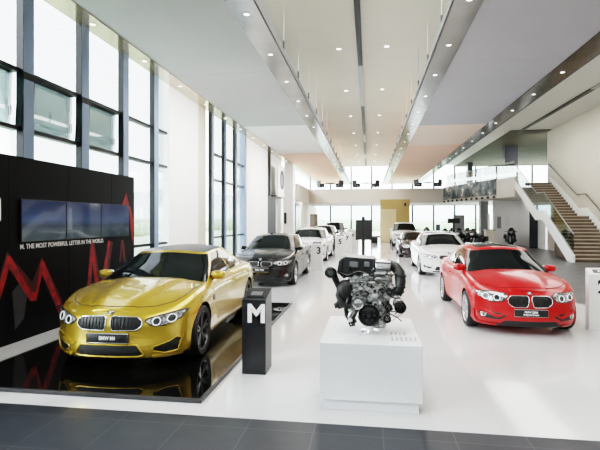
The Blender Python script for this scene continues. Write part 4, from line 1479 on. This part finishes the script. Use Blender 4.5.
# ------------------------------------------------------------------ motorcycles
def make_bike():
    t = empty('motorcycle')
    for sx, r in ((-.72, .32), (.78, .33)):
        w = empty('wheel'); w.parent = t; w.location = (sx, 0, r)
        m = MB(); m.lathe([(r * .78, -.05), (r * .95, -.065), (r, -.03), (r, .03), (r * .95, .065), (r * .78, .05)], 'Y', 28); m.build('tire', M['rubber'], w, smooth=40)
        m = MB(); m.lathe([(r * .70, -.03), (r * .79, -.04), (r * .79, .04), (r * .70, .03)], 'Y', 28)
        for k in range(5):
            a = k * 2 * PI / 5; m.tube([(0, 0, 0), (math.cos(a) * r * .74, 0, math.sin(a) * r * .74)], .018, 6)
        m.build('rim', M['black_rim'], w, smooth=40)
    m = MB(); m.blob((.12, 0, .84), (.36, .22, .19), .8, rot=Matrix.Rotation(-.12, 3, 'Y')); m.build('fuel_tank', M['charcoal_car'], t, smooth=60)
    m = MB(); m.blob((-.38, 0, .80), (.34, .14, .07), .7); m.blob((-.78, 0, .86), (.18, .10, .06), .8); m.build('seat', M['rubber'], t, smooth=60)
    m = MB(); m.box((-.26, -.24, .24), (.34, .24, .72), .05); m.cyl((.05, -.36, .42), (.05, .36, .42), .10, seg=16); m.build('engine', M['dark_metal'], t, smooth=40)
    m = MB()
    for s in (-.09, .09): m.tube([(.80, s, .33), (.52, s, .98)], .026, 8)
    m.build('fork', M['grey_metal'], t, smooth=50)
    m = MB(); m.tube([(.40, -.40, 1.02), (.50, -.28, 1.06), (.52, 0, 1.02), (.50, .28, 1.06), (.40, .40, 1.02)], .018, 8); m.build('handlebar', M['trim_black'], t, smooth=50)
    m = MB(); m.blob((.58, 0, .98), (.20, .26, .24), .75); m.build('fairing', M['charcoal_car'], t, smooth=60)
    m = MB(); m.blob((.76, 0, .96), (.05, .12, .09), .8); m.build('headlight', M['lamp'], t, smooth=60)
    m = MB(); m.blob((.62, 0, 1.16), (.03, .16, .17), .8, rot=Matrix.Rotation(-.5, 3, 'Y')); m.build('wind_screen', M['glass_dark'], t, smooth=60)
    m = MB(); m.tube([(.1, -.14, .35), (-.2, -.2, .28), (-.55, -.22, .34), (-.95, -.23, .48)], [.03, .04, .06, .065], 10); m.build('exhaust', M['grey_metal'], t, smooth=50)
    m = MB(); m.tube([(-.1, .1, .5), (-.72, .1, .33)], .03, 8); m.tube([(-.1, -.1, .5), (-.72, -.1, .33)], .03, 8); m.tube([(.5, 0, .95), (.1, 0, .75), (-.5, 0, .72), (-.9, 0, .8)], .03, 8); m.build('frame', M['trim_black'], t, smooth=50)
    m = MB(); m.box((-.85, -.40, .50), (-.45, -.20, .82), .03); m.build('pannier', M['trim_black'], t, smooth=40)
    m = MB(); m.box((-.85, .20, .50), (-.45, .40, .82), .03); m.build('pannier', M['trim_black'], t, smooth=40)
    return t


bike = make_bike()
def atx(u, y): return on_y(u, 220, y)[0]


spots = [(atx(449, 32.0), 32.0, 2.2, 'black touring motorcycle nearest the white car roof'), (atx(463, 31.4), 31.4, 2.2, 'black motorcycle in the middle of the row past the white car'), (atx(477, 30.8), 30.8, 2.2, 'black motorcycle at the end of the row beside the beige counter'),
         (atx(456, 35.6), 35.6, 2.2, 'black motorcycle in the second row, under the box of the accessory stand'), (atx(471, 35.0), 35.0, 2.2, 'black motorcycle in the second row by the grey pillar'),
         (atx(429, 38.5), 38.5, 2.0, 'black motorcycle half hidden beyond the white car roof'), (atx(510.5, 34.8), 34.8, 1.75, 'lone black motorcycle before the white wall under the gallery')]
for i, (x, y, a, lb_) in enumerate(spots):
    o = bike if i == 0 else copy_tree(bike)
    o.location = (x, y, 0); o.rotation_euler = (0, 0, -a)
    tag(o, lb_, 'motorcycle', 'motorcycles beyond the red car')
tb = empty('top_case', (0, 0, 0))
x = atx(453.5, 33.6)
tb.location = (x, 33.6, 0); tag(tb, 'black accessory stand with a wide box on top among the motorcycles', 'display stand')
b = MB(); b.box((-.40, -.2, 1.62), (.40, .2, 1.98), .04); b.build('case', M['trim_black'], tb)
b = MB(); b.box((-.06, -.06, 0), (.06, .06, 1.62), .005); b.box((-.3, -.25, 0), (.3, .25, .03), .004); b.build('stand_post', M['trim_black'], tb)
x = on_y(459, 220, 38.2)[0]
b = MB(); b.box((x - .42, 38.2, 0), (x + .42, 38.3, 2.25), .006); b.box((x - .5, 38.05, 0), (x + .5, 38.45, .05), .004); o = b.build('notice_board', mat('board_grey', (.22, .23, .24), .5))
tag(o, 'plain grey upright board behind the motorcycles', 'board')
x = on_y(438, 220, 39.0)[0]
b = MB(); b.box((x - .17, 39, .9), (x + .17, 39.06, 1.5), .006); b.box((x - .05, 39, 0), (x + .05, 39.05, .9)); b.box((x - .25, 38.85, 0), (x + .25, 39.2, .03)); o = b.build('info_board', mat('board_blue', (.06, .09, .14), .4))
tag(o, 'dark blue information board on a post by the far windows', 'board')

# beige counter, posters on the wall under the gallery
x0, x1 = on_y(485, 220, 33.3)[0], on_y(494, 220, 33.3)[0]
ct = empty('reception_counter', ((x0 + x1) / 2, 33.3, 0)); tag(ct, 'low beige counter with a white post at the end of the motorcycle row', 'counter')
hw = (x1 - x0) / 2
MB().box((-hw, -.3, 0), (hw, .3, 1.15), .01).build('counter_body', M['beam_beige'], ct)
MB().box((-hw - .03, -.33, 1.15), (hw + .03, .33, 1.21), .005).build('counter_top', mat('counter_top', (.35, .30, .25), .4), ct)
MB().box((-.10, -.05, 1.21), (.02, .05, 2.3), .005).build('counter_post', M['wall_white'], ct)
for (u0, u1, v0, v1, c, lb_, z) in ((496.5, 501.5, 216, 229, (.30, .31, .32), 'grey poster in a frame on the white wall under the gallery', 0), (505, 509.5, 215.5, 226, (.82, .82, .82), 'white poster on the wall next to the grey one', 0)):
    p0 = on_y(u0, v1, 36.4); p1 = on_y(u1, v0, 36.4)
    t = empty('poster', ((p0[0] + p1[0]) / 2, 36.38, (p0[2] + p1[2]) / 2)); tag(t, lb_, 'poster', 'posters under the gallery')
    a, c2 = (p1[0] - p0[0]) / 2, (p1[2] - p0[2]) / 2
    MB().box((-a, -.02, -c2), (a, .018, c2), .004).build('poster_frame', M['white_paint'], t)
    MB().box((-a + .04, -.025, -c2 + .05), (a - .04, -.02, c2 - .05)).build('poster_print', mat('print_%d' % int(u0), c, .5), t)

# ------------------------------------------------------------------ gallery frieze, furniture upstairs
fz = empty('photo_banner', (0, 0, 0)); tag(fz, 'long dark blue and green picture banner along the oblique gallery front', 'banner')
FZ = mat('banner_print', (.1, .1, .1), .5)
nt, N, L, bb = nodes_of(FZ)
tc = N.new('ShaderNodeTexCoord'); no = N.new('ShaderNodeTexNoise'); no.inputs['Scale'].default_value = 1.5; no.inputs['Detail'].default_value = 4
rp = N.new('ShaderNodeValToRGB'); e = rp.color_ramp.elements
e[0].position = .45; e[0].color = (.012, .016, .022, 1); e[1].position = .66; e[1].color = (.68, .64, .58, 1)
for p, c in ((.47, (.05, .10, .16, 1)), (.51, (.06, .08, .05, 1)), (.55, (.20, .22, .22, 1)), (.62, (.10, .08, .06, 1))):
    q = e.new(p); q.color = c
L.new(tc.outputs['Object'], no.inputs['Vector']); L.new(no.outputs['Fac'], rp.inputs['Fac']); L.new(rp.outputs['Color'], bb.inputs['Base Color'])
A = P0 + d * .1 + nn * .06; B3 = P0 + (P1 - P0) * .80 + nn * .06
b = MB(); b.prism([(p.x, p.y) for p in (A, B3, B3 - nn * .04, A - nn * .04)], ZG0 + .22, ZG1 + .05); b.build('banner_print', FZ, fz)
LS = MB(); LS.box((-.07, -.07, -.16), (.07, .07, 0), .02)
o0 = LS.build('gallery_spotlight', M['trim_black'])
for i in range(11):
    o = o0 if i == 0 else o0.copy()
    if i: C.objects.link(o)
    p = P0 + (P1 - P0) * (.04 + i * .075) + nn * .12
    o.location = (p.x, p.y, ZG0 + .16)
    tag(o, 'small black spotlight under the picture banner of the gallery', 'spotlight', 'spotlights under the gallery banner')


def make_chair():
    t = empty('dining_chair'); K = mat('chair_black', (.015, .016, .02), .5)
    MB().box((-.27, -.25, .36), (.27, .25, .50), .03).build('seat', K, t)
    MB().box((-.27, .17, .50), (.27, .27, .98), .03).build('backrest', K, t)
    for s in (-1, 1): MB().box((s * .27 - .04, -.22, .50), (s * .27 + .04, .20, .70), .015).build('armrest', K, t)
    for sx in (-.19, .19):
        for sy in (-.19, .19):
            MB().cyl((sx, sy, 0), (sx * .95, sy * .95, .45), .018, seg=8).build('leg', K, t)
    return t


def make_table():
    t = empty('round_table'); K = mat('table_dark', (.03, .034, .045), .4)
    MB().cyl((0, 0, .68), (0, 0, .75), .45, seg=28).build('tabletop', K, t)
    MB().cyl((0, 0, .02), (0, 0, .72), .035, seg=12).build('pedestal', K, t)
    MB().cyl((0, 0, 0), (0, 0, .03), .26, seg=24).build('base', K, t)
    return t


ZF = 4.12
ch, tbl = make_chair(), make_table()
fc = ft = True
for (u, nm) in ((330, 'nearest the window wall'), (366, 'above the sign stand'), (428, 'next to the picture banner')):
    X = on_y(u, 184, 42.0)[0]
    # raised dais so that the furniture stands behind the parapet
    o = tbl if ft else copy_tree(tbl); ft = False
    o.location = (X, 42, ZF + .30); tag(o, 'small round dark cafe table on the far gallery, ' + nm, 'table', 'cafe tables on the gallery')
    for k, dx in enumerate((-.85, .85)):
        c = ch if fc else copy_tree(ch); fc = False
        c.location = (X + dx, 42.05, ZF + .30); c.rotation_euler = (0, 0, 2.3 if dx < 0 else -2.3)
        tag(c, 'black cafe chair on the %s side of the cafe table %s' % ('window' if dx < 0 else 'staircase', nm), 'chair', 'cafe chairs on the gallery')
structure(MB().box((-6.1, 40.3, ZF), (6.2, 46, ZF + .30)).build('floor', M['beam_beige']))
# dark lift column in the upper windows
x0, x1 = on_y(466, 180, 47)[0], on_y(471, 180, 47)[0]
structure(MB().box((x0, 46.2, 3.78), (x1, 47, 7.35)).build('trim_14', M['frame_black']))

# ------------------------------------------------------------------ sign and hardware beside the entrance column
sg = empty('round_logo_sign', (-5.62, 29.6, 0)); tag(sg, 'white sign panel with a dark round emblem high by the square column', 'sign')
MB().box((-.08, -.95, 3.35), (0, 1.2, 5.35), .01).build('sign_panel', M['wall_white'], sg)
b = MB(); b.lathe([(.40, .002), (.40, .03), (.62, .03), (.62, .002)], 'X', 40, (0, .35, 4.45)); b.build('emblem_ring', M['trim_black'], sg, smooth=40)
b = MB(); b.lathe([(.001, .002), (.39, .012), (.40, .002)], 'X', 40, (0, .35, 4.45), closed=False); b.build('emblem_disc', M['grey_metal'], sg, smooth=40)
structure(MB().box((-6.2, 28.62, 3.3), (-5.7, 31.3, 3.4)).build('trim_15', M['trim_black']))
for (u, w_) in ((270.5, .16), (268, .1)):
    p = on_x(u, 200, -5.7)
    structure(MB().box((-5.85, p[1] - w_, 3.25), (-5.7, p[1] + w_, 6.2)).build('trim_16', M['frame_black']))
sp = empty('loudspeaker', (-4.93, 31.0, 0)); p = on_x(286, 218, -4.95)
b = MB(); b.box((-5.70, 31.05, 1.6), (-5.54, 31.29, 2.35), .01); o = b.build('loudspeaker', M['trim_black']); bpy.data.objects.remove(sp)
tag(o, 'slim black loudspeaker fixed to the white square column', 'loudspeaker')
pw = empty('display_case', (0, 0, 0))
p0 = on_floor(309.5, 243); pw.location = (-5.1, 43.5, 0); tag(pw, 'grey and rust coloured display case against the far left corner windows', 'display case')
MB().box((-.35, -.2, 0), (.35, .2, 1.2), .01).build('case_body', M['door_grey'], pw)
MB().box((-.35, -.2, 1.2), (.35, .2, 2.4), .01).build('case_top', mottled('rust', (.30, .20, .17), (.42, .36, .33), 3, .6), pw)
MB().box((-.28, -.215, 1.35), (.05, -.2, 2.25)).build('case_picture', mat('case_pic', (.55, .5, .48), .4), pw)
# ------------------------------------------------------------------ cars placed
def place(o, x, y, rz=-PI / 2, scale=1.0):
    o.location = (x, y, o.location.z); o.rotation_euler = (0, 0, rz); o.scale = (scale,) * 3


gold, _ = build_car('coupe', CarShape(COUPE), COUPE, M['gold_paint'], dict(res=(30, 90, 16, 34, 18), rim=M['black_rim'], spokes='double', roof_mat=M['carbon_roof'], intake_lip=.013, gill=True,
    kidney_frame=M['chrome'], plate_text=[('BMW M4', .062, 0, .20)], slats=8))
gold.location.z = .036
place(gold, -3.12, 5.98, -PI / 2 + .045)
tag(gold, 'gold yellow coupe with black roof standing on the black mirror platform', 'car', 'cars on show')
red, _ = build_car('coupe', CarShape(COUPE2), COUPE2, M['red_paint'], dict(res=(26, 80, 14, 30, 16), rim=M['silver_rim'], spokes='multi', sunroof=(-1.25, -2.2, .42),
    chrome_line='trim_black', plate_text=[('BMW 220d', .042, .016, .20), ('M Sport Coupe', .030, -.024, .24)], slats=9))
place(red, 2.52, 8.55, -PI / 2, .965)
tag(red, 'bright red coupe facing the viewer on the white floor', 'car', 'cars on show')

sed, _ = build_car('sedan', CarShape(SEDAN), SEDAN, M['black_car'], dict(rim=M['silver_rim'], spokes='star', chrome_line='chrome', sunroof=(-1.3, -2.2, .42), plate_text=[('BMW 320d', .055, 0, .24)], slats=9))
place(sed, -2.96, 13.25)
tag(sed, 'black sedan parked behind the gold coupe', 'car', 'cars on show')
for x, y, k, lb_, m in [(-2.78, 21.0, 1.05, 'white sedan parked behind the black sedan', M['white_car']), (-2.95, 29.6, 1.05, 'brown sedan parked behind the white sedan', M['brown_car']),
                        (2.56, 16.3, 1.0, 'white sedan with dark roof hatch parked behind the red coupe', M['white_car'])]:
    o = copy_tree(sed); repaint(o, M['black_car'], m); place(o, x, y, -PI / 2, k); tag(o, lb_, 'car', 'cars on show')
o = copy_tree(red); repaint(o, M['red_paint'], M['brown_car']); place(o, 2.33, 23.9, -PI / 2, .95); o.scale.z = .88
tag(o, 'low dark brown coupe between the white sedan and the white off-roader', 'car', 'cars on show')
suv, _ = build_car('suv', CarShape(OFFROADER), OFFROADER, M['white_car'], dict(rim=M['silver_rim'], spokes='star', slats=7))
place(suv, 2.50, 33.4); tag(suv, 'white off-roader last in the row near the mustard booth', 'car', 'cars on show')
o = copy_tree(suv); repaint(o, M['white_car'], M['charcoal_car']); place(o, -2.75, 37.0); tag(o, 'black off-roader last in the row by the far windows', 'car', 'cars on show')

# ------------------------------------------------------------------ outside
G = mottled('lawn', (.38, .44, .30), (.48, .52, .40), .05, .9)
b = MB(); b.quad([(-400, -200, -.15), (-6.5, -200, -.15), (-6.5, 54, -.15), (-400, 54, -.15)]); b.quad([(-400, 54, -.15), (400, 54, -.15), (400, 500, -.15), (-400, 500, -.15)])
o = b.build('lawn', G); o['kind'] = 'structure'
HZ = mottled('hills_haze', (.60, .68, .66), (.68, .75, .73), .02, 1.0)
b = MB()
for (cx, cy, r, hgt) in [(-190, 60, 90, 16), (-170, 150, 110, 20), (-120, 240, 120, 17), (-20, 330, 150, 15), (110, 340, 160, 18), (-200, -40, 90, 12), (230, 320, 140, 15)]:
    b.blob((cx, cy, -1), (r, r, hgt), 1.0, 32, 12)
o = b.build('hills', HZ); o['kind'] = 'structure'
HG = mottled('hedge_green', (.30, .38, .22), (.42, .48, .32), .3, .9)
b = MB()
for i in range(26):
    y = 8 + i * 3.0; b.blob((-30 - rng.random() * 4, y, .3), (2.2 + rng.random(), 2.2, 1.0 + rng.random() * .5), .9, 12, 8)
for i in range(22):
    b.blob((-45 + i * 5, 86 + rng.random() * 6, .4), (3.5, 2.2, 1.3 + rng.random() * .8), .9, 12, 8)
o = b.build('hedge', HG); tag(o, 'pale green hedge outside beyond the glass', 'hedge', kind='stuff')

# ------------------------------------------------------------------ light
W = bpy.data.worlds.new('World'); bpy.context.scene.world = W; W.use_nodes = True
nt = W.node_tree; N = nt.nodes; L = nt.links
bg = N['Background']
tc = N.new('ShaderNodeTexCoord'); sp = N.new('ShaderNodeSeparateXYZ'); L.new(tc.outputs['Generated'], sp.inputs[0])
rp = N.new('ShaderNodeValToRGB'); e = rp.color_ramp.elements
e[0].position = 0.0; e[0].color = (.95, .97, 1, 1); e[1].position = .8; e[1].color = (.82, .90, 1, 1)
L.new(sp.outputs['Z'], rp.inputs['Fac']); L.new(rp.outputs['Color'], bg.inputs['Color']); bg.inputs['Strength'].default_value = 7.0


def sun(name, dvec, power, ang, col=(1, .97, .92)):
    l = bpy.data.lights.new(name, 'SUN'); l.energy = power; l.angle = math.radians(ang); l.color = col
    o = bpy.data.objects.new(name, l); C.objects.link(o)
    o.rotation_euler = Vector(dvec).to_track_quat('-Z', 'Y').to_euler(); o.location = (0, 0, 20); return o


sun('sun', (1, .77, -.66), 1.3, 3)


def area(name, loc, size, power, col=(1, .97, .93), rot=(0, 0, 0)):
    l = bpy.data.lights.new(name, 'AREA'); l.shape = 'RECTANGLE'; l.size, l.size_y = size; l.energy = power; l.color = col
    o = bpy.data.objects.new(name, l); C.objects.link(o); o.location = loc; o.rotation_euler = rot; return o


# unseen area lights added under the ceiling to brighten the hall
for y in (6, 22, 38):
    area('well_fill', (-.2, y, ZU - .08), (2.8, 14.0), 520)
for y in (6, 21):
    area('side_fill', (7.0, y, ZU - .08), (3.2, 14.0), 400)  # added fill on the stair side, without a fitting

for y in (13.5, 23.5, 30):
    area('wall_fill', (-2.3, y, ZP - .15), (.5, 5.0), 150, rot=(0, math.radians(58), 0)).data.spread = math.radians(95)  # unseen fill lights added to brighten the left wall
for (x, y) in ((11.5, 34.0), (0, 43), (-5, 36)):
    area('gallery_fill', (x, y, ZG0 - .03), (1.6, 1.6), 60)  # fill added below the gallery to lift the wall there

# ------------------------------------------------------------------ camera and view
cam = bpy.data.cameras.new('camera'); cam.sensor_width = 36; cam.lens = F_PX / 600 * 36
cam.shift_y = -5.0 / 600; cam.clip_end = 1000; cam.clip_start = .05
co = bpy.data.objects.new('camera', cam); C.objects.link(co)
co.location = (0, 0, EYE); co.rotation_euler = (PI / 2, 0, YAW)
bpy.context.scene.camera = co
sc = bpy.context.scene
sc.view_settings.view_transform = 'Filmic'; sc.view_settings.look = 'High Contrast'
sc.view_settings.exposure = 0.5
sc.cycles.use_denoising = True
sc.cycles.max_bounces = 8; sc.cycles.transparent_max_bounces = 16
sc.cycles.sample_clamp_indirect = 8
